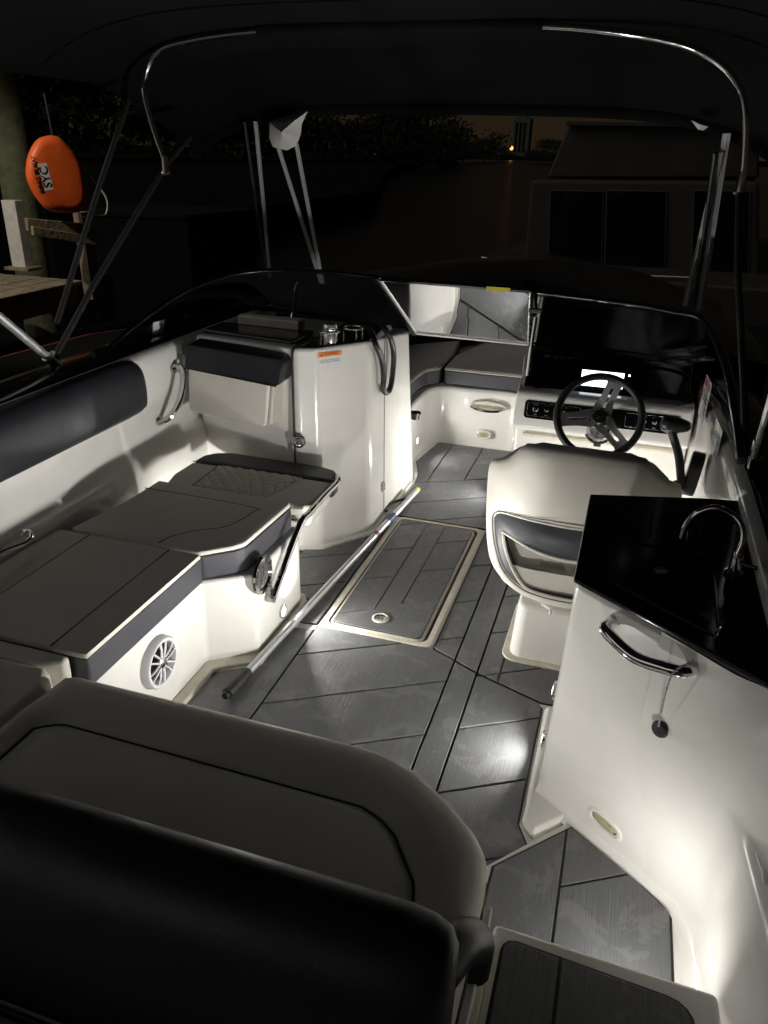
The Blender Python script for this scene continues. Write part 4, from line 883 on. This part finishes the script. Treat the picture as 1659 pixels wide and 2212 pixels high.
for nm, top, bot in (('port_pane', PT, PB), ('starboard_pane', ST, SB)):
    t_, b_ = spline(top, 5), spline(bot, 5)
    MB().grid([[p.lerp(q, k / 4) for p, q in zip(t_, b_)] for k in range(5)]).build(nm, 'glass', ws, smooth=80)
    fo = MB().tube(t_, .013 if nm[0] == 'p' else .017, 10, flat=1.0).build('top_frame', 'frame', ws, smooth=60)
    MB().tube([q + V(0, 0, .005) for q in b_], .016, 8).build('base_frame', 'blackgel', ws, smooth=60)
MB().tube([PT[-1], PB[-1]], .020, 8).build('gate_post', 'blackgel', ws)
MB().tube([V(*PT[-1]) + V(.026, -.006, 0), V(*PB[-1]) + V(.026, -.006, 0)], .006, 6).build('gate_trim', 'steel', ws)
MB().tube([ST[0], SB[0]], .013, 8).build('gate_post', 'blackgel', ws)
cp = thing('windshield_gate', 'clear framed centre pane of the windshield with a yellow sticker', 'window', (-.85, 3.95, .9))
C4 = [V(-1.225, 3.805, 1.210), V(-.470, 3.805, 1.205), V(-.495, 4.135, .885), V(-1.115, 4.140, .890)]
MB().grid([[C4[0], C4[1]], [C4[3], C4[2]]]).build('pane', 'glass', cp, smooth=0)
MB().tube([C4[0] + V(0, 0, .006), C4[1] + V(0, 0, .006)], .012, 8).build('top_rail', 'frame', cp)
MB().tube([C4[3], C4[2]], .011, 8).build('bottom_rail', 'grey', cp)
MB().tube([C4[1], C4[2]], .007, 8).build('side_rail', 'steel', cp)
MB().tube([C4[0], C4[3]], .007, 8).build('side_rail', 'grey', cp)
sy = C4[0].lerp(C4[1], .80) + V(0, -.0135, .004); MB().box(sy + V(-.060, -.002, -.009), sy + V(.055, .001, .009)).build('yellow_sticker', 'label_y', cp, smooth=0)
# stays
MB().tube([at(1157, 685, Y=3.62), at(1150, 730, Y=3.60), at(1137, 838, Y=3.56)], .010, 10).build('gate_stay', 'chrome', ws)
q = at(1157, 672, Y=3.62); MB().box(q + V(-.03, -.012, -.008), q + V(.03, .012, .012)).build('stay_latch', 'plastic', ws, bevel=.004)
MB().tube([q, V(*ST[0]) + V(0, -.01, -.01)], .008, 8).build('stay_bracket', 'darksteel', ws)
MB().tube(spline([at(641, 605, Y=3.76), at(637, 650, Y=3.66), at(631, 690, Y=3.58), at(628, 722, Y=3.54)], 5), .0095, 10).build('support_post', 'chrome', ws)
# white registration sticker on the port side glass
st = [at(x, y, X=-2.150) for x, y in ((331, 697), (355, 690), (353, 724), (330, 731))]
MB().add(st, [(0, 1, 2, 3)]).build('white_sticker', 'label_w', ws, smooth=0, solid=.002)

# ================================================================== BOW CUSHIONS
for nm, lab, poly in (('bow_cushion', 'charcoal sided bow seat cushion across the forward locker', [(-1.115, 4.905), (-.45, 4.905), (-.45, 5.75), (-1.02, 5.75), (-1.13, 5.3), (-1.125, 4.93)]),
                      ('bow_cushion', 'narrow charcoal sided bow cushion along the port wall of the bow', [(-1.60, 4.23), (-1.215, 4.23), (-1.235, 4.44), (-1.235, 4.68), (-1.215, 4.81), (-1.150, 4.895), (-1.145, 5.30), (-1.20, 5.75), (-1.60, 5.4)])):
    t = thing(nm, lab, 'cushion', (poly[0][0], poly[0][1], .395))
    MB().prism(poly, .398, .495).build('cushion_side', 'charcoal', t, bevel=.014, seg=4)
    MB().prism(inset(poly, .006), .482, .510).build('cushion_top', 'beige', t, bevel=.012, seg=4)
    b = MB(); pp = inset(poly, .003); b.tube([(*q, .497) for q in pp + [pp[0]]], .005, 6); b.build('piping', 'piping', t)
bk = [(-1.60, 4.3), (-1.55, 5.4), (-1.1, 6.3), (-.8, 6.5)]
b = MB(); b.grid([[(*q, .50) for q in bk], [(x - .03, y + .02, .80) for x, y in bk], [(x - .09, y + .04, .84) for x, y in bk]]); o = b.build('bow_backrest', 'navy', None, solid=.05); tag(o, 'dark padded backrest round the bow seating beyond the windshield', 'bolster')  # padded backrest behind the bow cushions
MB().lathe([(.036, 0), (.036, .012), (.028, .014), (.027, -.03), (0, -.03)], (-1.158, 4.345, .352), (0, 0, 1), 20).build('cup_holder', 'plastic', hull)

# ================================================================== BIMINI
bi = thing('bimini_top', 'black canvas bimini top on bent steel tube frame', 'canopy', (-.92, 2.5, .95))
def canz(x, y):
    s_ = min(1.15, abs((x + .92) / 1.46)); zc = 2.255 - max(0, (y - 3.35)) * .33 - .03 * max(0, (1.0 - y)) ** 1.2
    return zc - .20 * s_ ** 5 + .008 * math.sin(y * 5) * (1 - s_)
b = MB(); b.grid([[(x, y, canz(x, y)) for x in [-2.40 + 2.97 * k / 30 for k in range(31)]] for y in [-1.0 + .17 * j for j in range(31)]]); b.build('canopy', 'canvas', bi, smooth=80, solid=.004)
fr_ = [(-2.40 + 2.97 * k / 30, 4.10) for k in range(31)]
b = MB(); b.grid([[(x, y, canz(x, y) + .005) for x, y in fr_], [(x, y + .012, canz(x, y) - .05) for x, y in fr_]]); b.build('valance', 'canvas', bi, solid=.004)
for y_ in (.2, 1.6, 2.9): MB().tube([(x, y_, canz(x, y_) - .004) for x in [-2.38 + 2.9 * k / 24 for k in range(25)]], .004, 6).build('canopy_seam', 'canvas', bi)
HP = [(-2.083, 3.3, 1.735), (-2.125, 3.3, 1.86), (-2.155, 3.3, 1.99), (-2.145, 3.3, 2.07), (-2.085, 3.3, 2.15), (-1.96, 3.3, 2.190), (-1.60, 3.3, 2.224), (-.95, 3.3, 2.236), (-.46, 3.3, 2.224), (-.20, 3.3, 2.200), (.02, 3.3, 2.162), (.16, 3.3, 2.105), (.245, 3.3, 2.025), (.285, 3.3, 1.93), (.308, 3.3, 1.80), (.312, 3.3, 1.742)]
hps = spline(HP, 6)
MB().tube(hps, .0125, 12).build('main_hoop', 'chrome', bi)
slv = [q for q in hps if -1.62 < q.x < -.46]; MB().tube([q + V(0, 0, .006) for q in slv], .026, 12).build('hoop_sleeve', 'canvas', bi)
for q in (HP[0], HP[-1]):
    q = V(*q); MB().tube([q + V(0, 0, .02), q + V(0, 0, -.05)], .016, 10).build('hoop_fitting', 'chrome', bi); MB().tube([q + V(-.02, 0, -.05), q + V(.02, 0, -.05)], .010, 8).build('fitting_pin', 'chrome', bi)
L1 = [at(410, 295, X=-2.13), at(360, 355, X=-2.135), at(200, 620, X=-2.17), at(118, 772, X=-2.19)]
MB().tube(L1, .0135, 10).build('port_main_leg', 'darksteel', bi)
L2 = [at(278, 215, X=-2.24), at(215, 400, X=-2.24), at(122, 700, X=-2.24)]
MB().tube(L2, .0125, 10).build('port_rear_leg', 'darksteel', bi)
pm = at(150, 812, X=-2.20)
MB().tube([at(-160, 552, X=-2.20), at(0, 685, X=-2.20), at(133, 797, X=-2.20)], .0165, 10).build('port_strut', 'alu', bi)
MB().tube([at(100, 770, X=-2.20), at(140, 803, X=-2.20)], .021, 10).build('strut_joint', 'steel', bi)
MB().box(pm + V(-.02, -.02, -.012), pm + V(.02, .02, .02)).build('deck_mount', 'chrome', bi, bevel=.005)
b = MB(); b.T = frame(at(118, 770, X=-2.19), (1, 0, 0)); b.prism([(-.02, -.02), (.02, -.02), (.012, .025), (-.012, .025)], -.006, .006); b.build('leg_clamp', 'steel', bi, bevel=.003)
MB().tube([V(.312, 3.3, 1.69), V(.34, 3.12, 1.45), V(.40, 2.75, 1.10), V(.425, 2.60, .93)], .0125, 10).build('starboard_main_leg', 'darksteel', bi)
MB().tube([at(1632, 985, Y=2.52), at(1659, 890, Y=2.40), at(1730, 640, Y=2.1)], .0125, 10).build('starboard_strut', 'alu', bi)
MB().tube([at(1632, 985, Y=2.52), at(1641, 950, Y=2.48)], .017, 10).build('strut_joint', 'steel', bi)
q = at(1632, 992, Y=2.53); MB().box(q + V(-.02, -.02, -.03), q + V(.02, .02, .01)).build('deck_mount', 'chrome', bi, bevel=.005)
def strap(p, q, w, name='strap'):
    p, q = Vector(p), Vector(q); t = (q - p).normalized(); s_ = t.cross(V(0, 1, 0)).normalized()
    MB().add([p - s_ * w, p + s_ * w, q + s_ * w, q - s_ * w], [(0, 1, 2, 3)]).build(name, 'strap', bi, smooth=0, solid=.003)
    MB().tube([p + V(0, -.004, 0), q + V(0, -.004, 0)], .0018, 4).build('strap_stitching', 'white', bi)
strap(at(552, 262, Y=4.06), at(584, 600, Y=4.45), .012); strap(at(586, 270, Y=4.06), at(694, 612, Y=4.45), .012); strap(at(640, 310, Y=4.06), at(697, 612, Y=4.46), .012)
strap(at(1570, 288, Y=4.04), at(1511, 672, Y=4.45), .017); strap(at(1556, 330, Y=4.06), at(1480, 660, Y=4.46), .013)
MB().tube([at(528, 262, Y=4.06), at(575, 600, Y=4.40)], .010, 8).build('front_leg', 'darksteel', bi)
MB().tube([at(1545, 330, Y=4.05), at(1500, 660, Y=4.38)], .010, 8).build('front_leg', 'darksteel', bi)
def flap(name, pts, Y, label):
    P_ = [at(x, y, Y=Y) for x, y in pts]; c = sum(P_, V(0, 0, 0)) / len(P_); n = len(P_)
    b = MB(); b.add([c + V(0, -.07, 0)] + [c.lerp(p, .55) + V(0, -.045 + .02 * (i % 2), 0) for i, p in enumerate(P_)] + P_ + [c + V(0, .03, 0)],
          [(0, 1 + i, 1 + (i + 1) % n) for i in range(n)] + [(1 + i, 1 + n + i, 1 + n + (i + 1) % n, 1 + (i + 1) % n) for i in range(n)] + [(1 + 2 * n, 1 + n + (i + 1) % n, 1 + n + i) for i in range(n)])
    o = b.build(name, 'cloth', None, smooth=50); tag(o, label, 'canvas roll'); return o
flap('rolled_window', [(582, 262), (600, 256), (665, 240), (652, 268), (650, 290), (640, 315), (620, 325), (590, 318), (582, 300)], 4.0, 'crumpled white clear-window flap tied under the front of the canopy')
flap('rolled_window', [(1493, 260), (1505, 258), (1530, 274), (1520, 282), (1508, 280)], 4.0, 'small white flap end showing below the canopy near the grey strap')

# ================================================================== BOAT POLE
p0, p1 = at(490, 1500, z=.030), at(903, 1057, z=.028); dv = (p1 - p0); L_ = dv.length; dv.normalize()
bp_ = thing('boat_pole', 'long aluminium boat pole with black grip and hook end lying on the floor', 'pole', tuple(p0))
MB().tube([p0 + dv * .12, p0 + dv * (L_ * .86)], .0165, 14).build('tube', 'alu', bp_)
MB().tube(spline([p0, p0 + dv * .02, p0 + dv * .10, p0 + dv * .145], 4), .02, 14, radii=[.014, .020, .0225, .023, .023, .023, .023, .0225, .022, .0215, .021, .020, .018]).build('grip', 'rubber', bp_)
MB().lathe([(.017, -.004), (.012, -.014), (0, -.016)], p0, dv, 14).build('end_cap', 'plastic', bp_)
MB().tube([p0 + dv * (L_ * .855), p0 + dv * (L_ * .90), p0 + dv * (L_ * .985)], .015, 12).build('hook_socket', 'grey', bp_)
MB().tube([p0 + dv * (L_ * .98), p0 + dv * L_], .014, 12).build('yellow_tip', 'label_y', bp_)
hk = p0 + dv * (L_ * .90); sd = V(-1, .05, 0); MB().tube(spline([hk + dv * .06, hk + sd * .04 + dv * .02, hk + sd * .075 - dv * .06, hk + sd * .07 - dv * .13, hk + sd * .055 - dv * .15], 6), .008, 8).build('hook', 'plastic', bp_)
MB().tube([p0 + dv * (L_ * .765), p0 + dv * (L_ * .81)], .0169, 14, caps=False).build('blue_band', 'label_b', bp_)
MB().tube([p0 + dv * (L_ * .675), p0 + dv * (L_ * .692)], .0169, 14, caps=False).build('red_band', 'label_r', bp_)

# ================================================================== DOCK ON THE PORT SIDE
DZ = .58
dk = thing('timber_dock', 'weathered timber dock end beside a green piling', 'dock', (-6.2, 6.2, WZ))
for k in range(12):
    x0_ = -8.0 + k * .235
    MB().box((x0_, 3.0, DZ - .04), (x0_ + .225, 6.55, DZ + random.uniform(-.004, .004))).build('deck_plank', 'wood', dk, bevel=.006, seg=1)
MB().box((-8.0, 3.0, DZ - .24), (-5.22, 6.50, DZ - .045)).build('bearer', 'wood', dk)
dpz = at(30, 300, X=-5.7)
pl_ = MB().lathe([(.19, WZ - .5), (.185, .8), (.178, 3.2), (.0, 3.22)], tuple(at(24, 300, Y=7.45).xy) + (0,), (0, 0, 1), 24).build('dock_piling', 'piling', None); tag(pl_, 'thick round green algae stained timber piling at the dock end', 'post')
wp = thing('power_pedestal', 'narrow white painted post standing on the dock below the piling', 'post', tuple(at(45, 580, z=DZ)))
wa, wb = at(50, 578, z=DZ + .02), at(24, 432, Y=at(50, 578, z=DZ + .02).y)
b = MB(); b.box((wa.x - .085, wa.y - .06, DZ), (wa.x + .085, wa.y + .06, wb.z)); b.build('post_body', 'whitepaint', wp, bevel=.008)
MB().box((wa.x - .14, wa.y - .12, DZ), (wa.x + .16, wa.y + .1, DZ + .035)).build('post_foot', 'wood', wp, bevel=.006)
# timber rail behind the buoy bag
rl = thing('timber_rail', 'broken weathered timber rail below the orange bag', 'rail', tuple(at(125, 490, X=-5.2)))
a0, a1 = at(57, 485, X=-5.2), at(196, 497, X=-4.95)
def plank(p, q, h, d, name, parent, m='wood'):
    p, q = Vector(p), Vector(q); t = (q - p); n_ = t.cross(V(0, 0, 1)).normalized() * d; u_ = V(0, 0, h)
    MB().add([p - n_ - u_, q - n_ - u_, q + n_ - u_, p + n_ - u_, p - n_ + u_, q - n_ + u_, q + n_ + u_, p + n_ + u_], [(3, 2, 1, 0), (4, 5, 6, 7), (0, 1, 5, 4), (1, 2, 6, 5), (2, 3, 7, 6), (3, 0, 4, 7)]).build(name, m, parent, bevel=.006, seg=1)
plank(a0, a1, .055, .03, 'upper_plank', rl); plank(a0 + V(.05, 0, -.05), a1 + V(.05, .02, -.10), .04, .03, 'lower_plank', rl)
q = at(178, 470, X=-5.08); MB().box(q + V(-.05, -.07, -.75), q + V(.05, .07, .05)).build('rail_post', 'wood', rl, bevel=.006)
q = at(197, 505, X=-4.95); MB().box(q + V(-.03, -.04, -.06), q + V(.03, .03, .06)).build('rail_stub', 'wood', rl, bevel=.008)
# orange ring buoy bag
bgc = at(119, 376, X=-5.0); bag = thing('ring_buoy_bag', 'bright orange ring buoy bag with black lettering hanging from the piling', 'bag', tuple(bgc))
fx_, fz_ = V(.60, .80, 0).normalized(), V(0, 0, 1); fn = V(.80, -.60, 0).normalized(); fxr = V(.60, .80, 0)
ol = [(-.02, .305), (-.14, .27), (-.245, .16), (-.300, .02), (-.290, -.08), (-.225, -.20), (-.12, -.295), (.06, -.318), (.225, -.315), (.30, -.24), (.315, -.10), (.300, .06), (.235, .18), (.12, .28), (.06, .305)]
bl = [(-x, y) for x, y in ol]; bl = ol
ol = [(x * .80, y) for x, y in ol]; rb = radial(ol, (0, 0), 64)
def bagpt(p, k, d): return bgc + fxr * (p[0] * k + .02 * p[1] * k) + fz_ * (p[1] * k) + fn * d
rows = [[bagpt(p, k, d) for p in rb] for k, d in ((.0006, .075), (.4, .075), (.75, .0745), (.90, .066), (.97, .035), (1.0, -.01), (.95, -.05), (.6, -.075), (.02, -.08))]
MB().grid(rows, True).build('bag_body', 'orange', bag, smooth=60)
rp = spline([bagpt((.30, -.02), 1, .0), bagpt((.42, -.20), 1, .02), bagpt((.40, -.34), 1, .0), bagpt((.28, -.34), 1, .0), bagpt((.20, -.36), 1, .0)], 6)
MB().tube(rp, .009, 6).build('grab_line', 'whitepaint', bag)
MB().tube([bagpt((.02, .30), 1, 0), bagpt((.0, .62), 1, -.02)], .010, 6).build('hanging_strap', 'rubber', bag)
TB = frame(bagpt((0, 0), 1, .0755), fn, fz_)
def bagtext(body, x, y, size, m):
    T = TB @ Matrix.Translation((x, y, .0018)) @ Matrix.Rotation(R(97), 4, 'Z'); return text_mesh('bag_lettering', body, size, T, m, bag, ext=.0012)
bb = MB(); bb.T = TB @ Matrix.Translation((-.100, -.02, -.0035)) @ Matrix.Rotation(R(97), 4, 'Z'); bb.box((-.108, -.038, -.02), (.108, .038, .004)); bb.build('lettering_patch', 'label_w', bag, smooth=0)
bagtext('SYC', -.100, -.02, .098, 'ink'); bagtext('RING BUOY', -.165, -.0, .056, 'ink')
# dark dock box and red hull lying alongside
dbx = thing('dock_box', 'large dark dock box standing low behind the boat', 'box', (-6.4, 8.6, .2))
MB().prism([(-7.6, 8.3), (-5.2, 8.6), (-5.0, 10.0), (-7.6, 10.0)], WZ, 1.0).build('box_body', 'canvas', dbx, bevel=.03); MB().prism([(-7.65, 8.25), (-5.17, 8.55), (-4.95, 10.05), (-7.65, 10.05)], 1.0, 1.06).build('box_lid', 'canvas', dbx, bevel=.02)
dg_ = thing('moored_dinghy', 'low faded red dinghy moored between the boat and the dock', 'dinghy', (-4.6, 5.4, WZ))
ho = [(-5.2, 3.0), (-3.9, 3.0), (-3.75, 4.6), (-3.95, 6.2), (-4.5, 7.3), (-5.05, 6.3), (-5.25, 4.6)]
MB().prism([(x * .9 - .45, y * .96 + .2) for x, y in ho], WZ - .1, .12, top=ho).build('dinghy_hull', 'red', dg_, bevel=.05)
b = MB(); b.tube([(*q, .13) for q in spline([(x, y, 0) for x, y in ho + [ho[0]]], 4)] and [Vector((q.x, q.y, .13)) for q in spline([(x, y, 0) for x, y in ho + [ho[0]]], 4)], .05, 8); b.build('rubbing_strake', 'blackgel', dg_)
MB().prism(inset([(x, y) for x, y in ho][::1], .12), .10, .135).build('dinghy_cover', 'canvas', dg_, bevel=.02)
# dock lamp standing on the dock out of the picture; it lights the bag and planks
dl_ = thing('dock_lamp', 'hooded dock lamp on a tall post at the near end of the dock', 'lamp', (-6.0, 3.1, DZ))
MB().tube([(-6.0, 3.1, DZ), (-6.0, 3.1, 3.3)], .05, 12).build('lamp_post', 'darksteel', dl_)
MB().tube(spline([(-6.0, 3.1, 3.25), (-5.9, 3.3, 3.42), (-5.75, 3.5, 3.42)], 5), .03, 10).build('lamp_arm', 'darksteel', dl_)
MB().lathe([(.04, .10), (.16, .0), (.16, -.02), (.14, -.02), (.03, .06)], (-5.72, 3.55, 3.38), (-.25, -.35, 1.0), 24).build('lamp_hood', 'darksteel', dl_)
la = bpy.data.lights.new('dock_lamp_light', 'SPOT'); la.energy = 230; la.color = (1, .90, .74); la.spot_size = R(62); la.spot_blend = .5; la.shadow_soft_size = .06
ll = bpy.data.objects.new('dock_lamp_light', la); COL.objects.link(ll); ll.parent = dl_
lq = V(-5.70, 3.62, 3.32); tgt = V(-5.55, 6.1, 1.05); ll.matrix_world = frame(lq, lq - tgt); ll.location = lq - V(-6.0, 3.1, DZ)

# ================================================================== ACROSS THE WATER
nb = thing('moored_cruiser', 'large pale cabin cruiser with flybridge moored ahead to starboard', 'boat', (1.0, 14.5, WZ))
YB = 14.0
def cb_(x, y): q = at(x, y, Y=YB); return (q.x, q.z)
b = MB(); fr4 = [at(1146, 388, Y=YB), at(1640, 392, Y=YB), at(1640, 605, Y=YB), at(1128, 590, Y=YB)]
b.add(fr4 + [q + V(.5, 6, 0) for q in fr4], [(0, 1, 2, 3), (7, 6, 5, 4), (0, 4, 5, 1), (1, 5, 6, 2), (2, 6, 7, 3), (3, 7, 4, 0)]); b.build('cabin', 'ccanvas', nb, bevel=.06)
for x0_, x1_ in ((1190, 1303), (1312, 1440), (1500, 1620)):
    w4 = [at(x0_, 412, Y=YB - .03), at(x1_, 414, Y=YB - .03), at(x1_ - 4, 600, Y=YB - .03), at(x0_ - 6, 600, Y=YB - .03)]
    w_ = MB().add(w4, [(0, 1, 2, 3)]).build('window', 'cabglass', nb, smooth=0, solid=.03)
    MB().tube(w4 + [w4[0]], .02, 6).build('window_frame', 'ccanvas', w_)
f4 = [at(1230, 262, Y=YB + .6), at(1640, 268, Y=YB + .6), at(1640, 385, Y=YB + .6), at(1180, 385, Y=YB + .6)]
b = MB(); b.add(f4 + [q + V(.3, 3.5, 0) for q in f4], [(0, 1, 2, 3), (7, 6, 5, 4), (0, 4, 5, 1), (1, 5, 6, 2), (2, 6, 7, 3), (3, 7, 4, 0)]); b.build('flybridge', 'ccanvas', nb, bevel=.05)
f4 = [at(1222, 262, Y=YB + .4), at(1660, 268, Y=YB + .4), at(1660, 276, Y=YB + .4), at(1222, 270, Y=YB + .4)]
b = MB(); b.add(f4 + [q + V(.3, 3.9, 0) for q in f4], [(0, 1, 2, 3), (7, 6, 5, 4), (0, 4, 5, 1), (1, 5, 6, 2), (2, 6, 7, 3), (3, 7, 4, 0)]); b.build('hardtop', 'ccanvas', nb)
hx = at(1015, 600, Y=YB - 1.2).x
MB().prism([(hx, YB - 1.3), (3.4, YB - 1.6), (3.6, YB + 7), (hx + .6, YB + 7)], WZ - .2, WZ + .55, top=[(hx - .1, YB - 1.4), (3.6, YB - 1.7), (3.8, YB + 7), (hx + .5, YB + 7)]).build('cruiser_hull', 'ccanvas', nb, bevel=.06)
for x, y0_, y1_ in ((1068, 560, 612), (1220, 600, 655), (1362, 600, 660), (1060, 560, 600)):
    MB().tube([at(x, y0_, Y=YB - 1.4), at(x - 4, y1_, Y=YB - 1.4)], .02, 6).build('stanchion', 'steel', nb)
MB().tube([at(1040, 556, Y=YB - 1.4), at(1240, 590, Y=YB - 1.4), at(1500, 600, Y=YB - 1.4)], .016, 6).build('rail', 'steel', nb)

tw = thing('tower_block', 'dark slab tower block on the far bank beside a sodium lamp', 'tower', tuple(at(1124, 335, Y=620)))
ta, tb_ = at(1111, 254, Y=620), at(1139, 334, Y=620)
MB().box((ta.x, 620, WZ), (tb_.x, 634, ta.z)).build('tower_shaft', 'concrete', tw)
for i in range(14):
    for j in range(3):
        x_ = ta.x + 1.5 + j * (tb_.x - ta.x - 3) / 3; z_ = 3 + (ta.z - 6) * i / 14
        if j < 3: MB().box((x_, 619.85, z_), (x_ + 1.8, 619.98, z_ + 1.2)).build('window', 'cabglass', tw, smooth=0)
MB().box((ta.x + 1, 622, ta.z), (tb_.x - 3, 630, ta.z + 1.2)).build('plant_room', 'concrete', tw)
sl_ = thing('street_lamp', 'glowing orange street lamp on the far bank at the foot of the tower', 'lamp', tuple(at(1105, 338, Y=360)))
lq = at(1105, 320, Y=360)
MB().tube([(lq.x, 360, WZ + .8), (lq.x, 360, lq.z - .2)], .12, 8).build('lamp_column', 'concrete', sl_)
MB().lathe([(0, -.9), (.55, -.6), (.8, 0), (.55, .6), (0, .9)], lq, (0, 0, 1), 14).build('lamp_globe', 'lamp', sl_)

def far_tree(px, top, w, Y, label):
    base = at(px, 336, Y=Y); tp = at(px, top, Y=Y); h = tp.z - WZ; wd = w * Y / F * .95
    t = thing('far_tree', label, 'tree', (base.x, Y, WZ + .5), 'dark trees along the far bank')
    MB().tube([(base.x, Y, WZ), (base.x + .1 * wd, Y, WZ + h * .45)], .3, 7, radii=[.022 * h + .1, .012 * h + .06]).build('trunk', 'bark', t)
    b = MB()
    for k in range(5):
        a = k * 1.26; b.tube([(base.x, Y, WZ + h * .35), (base.x + math.cos(a) * wd * .3, Y + math.sin(a) * wd * .3, WZ + h * .7)], .1, 5, radii=[.012 * h + .04, .02])
    b.build('limb', 'bark', t)
    b = MB(); cl = [(random.gauss(0, .42), random.gauss(0, .42), random.uniform(.30, .93)) for _ in range(26)]
    for i in range(4200):
        c = random.choice(cl); f_ = 1.0 - max(0, c[2] - .6) * 1.3
        q = V(base.x + (c[0] * f_ + random.gauss(0, .13)) * wd * .75, Y + (c[1] * f_ + random.gauss(0, .13)) * wd * .75, WZ + h * min(1.02, max(.03, c[2] * 1.1 - .1 + random.gauss(0, .06))))
        s_ = .045 * h * random.uniform(.6, 1.5) + .05; u_ = V(random.gauss(0, 1), random.gauss(0, 1), random.gauss(0, 1)).normalized() * s_; v_ = V(random.gauss(0, 1), random.gauss(0, 1), random.gauss(0, 1)).normalized() * s_
        b.add([q, q + u_, q + u_ * .6 + v_], [(0, 1, 2)])
    b.build('crown', 'tree', t, smooth=0)
TL_ = ['broad dark tree on the far bank', 'tall dark tree on the far bank', 'low dark tree on the far bank']
for px, top, w, Y in ((-60, 60, 380, 62), (130, 40, 420, 70), (330, 60, 380, 78), (520, 110, 330, 90), (690, 150, 300, 100), (830, 185, 240, 115), (905, 225, 170, 140), (945, 262, 110, 190), (1000, 285, 80, 210), (1045, 300, 70, 230), (1190, 300, 80, 240), (1240, 300, 60, 250), (1085, 318, 40, 260), (1160, 322, 40, 260)):
    far_tree(px, top, w, Y, TL_[0] if w > 150 else (TL_[1] if w > 75 else TL_[2]))

for px, py, Y in ((697, 331, 240), (767, 331, 240), (810, 333, 240), (909, 337, 250), (1152, 333, 280)):
    q = at(px, py, Y=Y); t = thing('shore_light', 'tiny pale light low on the dark far bank', 'lamp', (q.x, Y, WZ + .8), 'lights along the far bank')
    MB().tube([(q.x, Y, WZ + .8), (q.x, Y, q.z - .1)], .05, 6).build('light_post', 'concrete', t)
    MB().lathe([(0, -.14), (.14, 0), (0, .14)], q, (0, 0, 1), 8).build('light_globe', 'shorelamp', t)

# undergrowth that closes the gaps below the crowns on the far bank
b = MB()
for i in range(16000):
    px = random.uniform(-250, 985); Y = 118 + random.uniform(-6, 6); base = at(px, 336, Y=Y); top_ = 5.5 + 2.5 * math.sin(px * .021) + 1.5 * math.sin(px * .063 + 1)
    if px > 880: top_ *= max(.2, (985 - px) / 105)
    q = V(base.x, Y, WZ + .6 + random.random() ** 1.2 * top_); u_ = V(random.gauss(0, 1), random.gauss(0, 1), random.gauss(0, 1)).normalized() * random.uniform(.3, .8); v_ = V(random.gauss(0, 1), random.gauss(0, 1), random.gauss(0, 1)).normalized() * random.uniform(.3, .8)
    b.add([q, q + u_, q + u_ * .5 + v_], [(0, 1, 2)])
o = b.build('undergrowth', 'tree', None, smooth=0, kind='stuff'); tag(o, 'continuous dark undergrowth along the far bank', 'undergrowth')
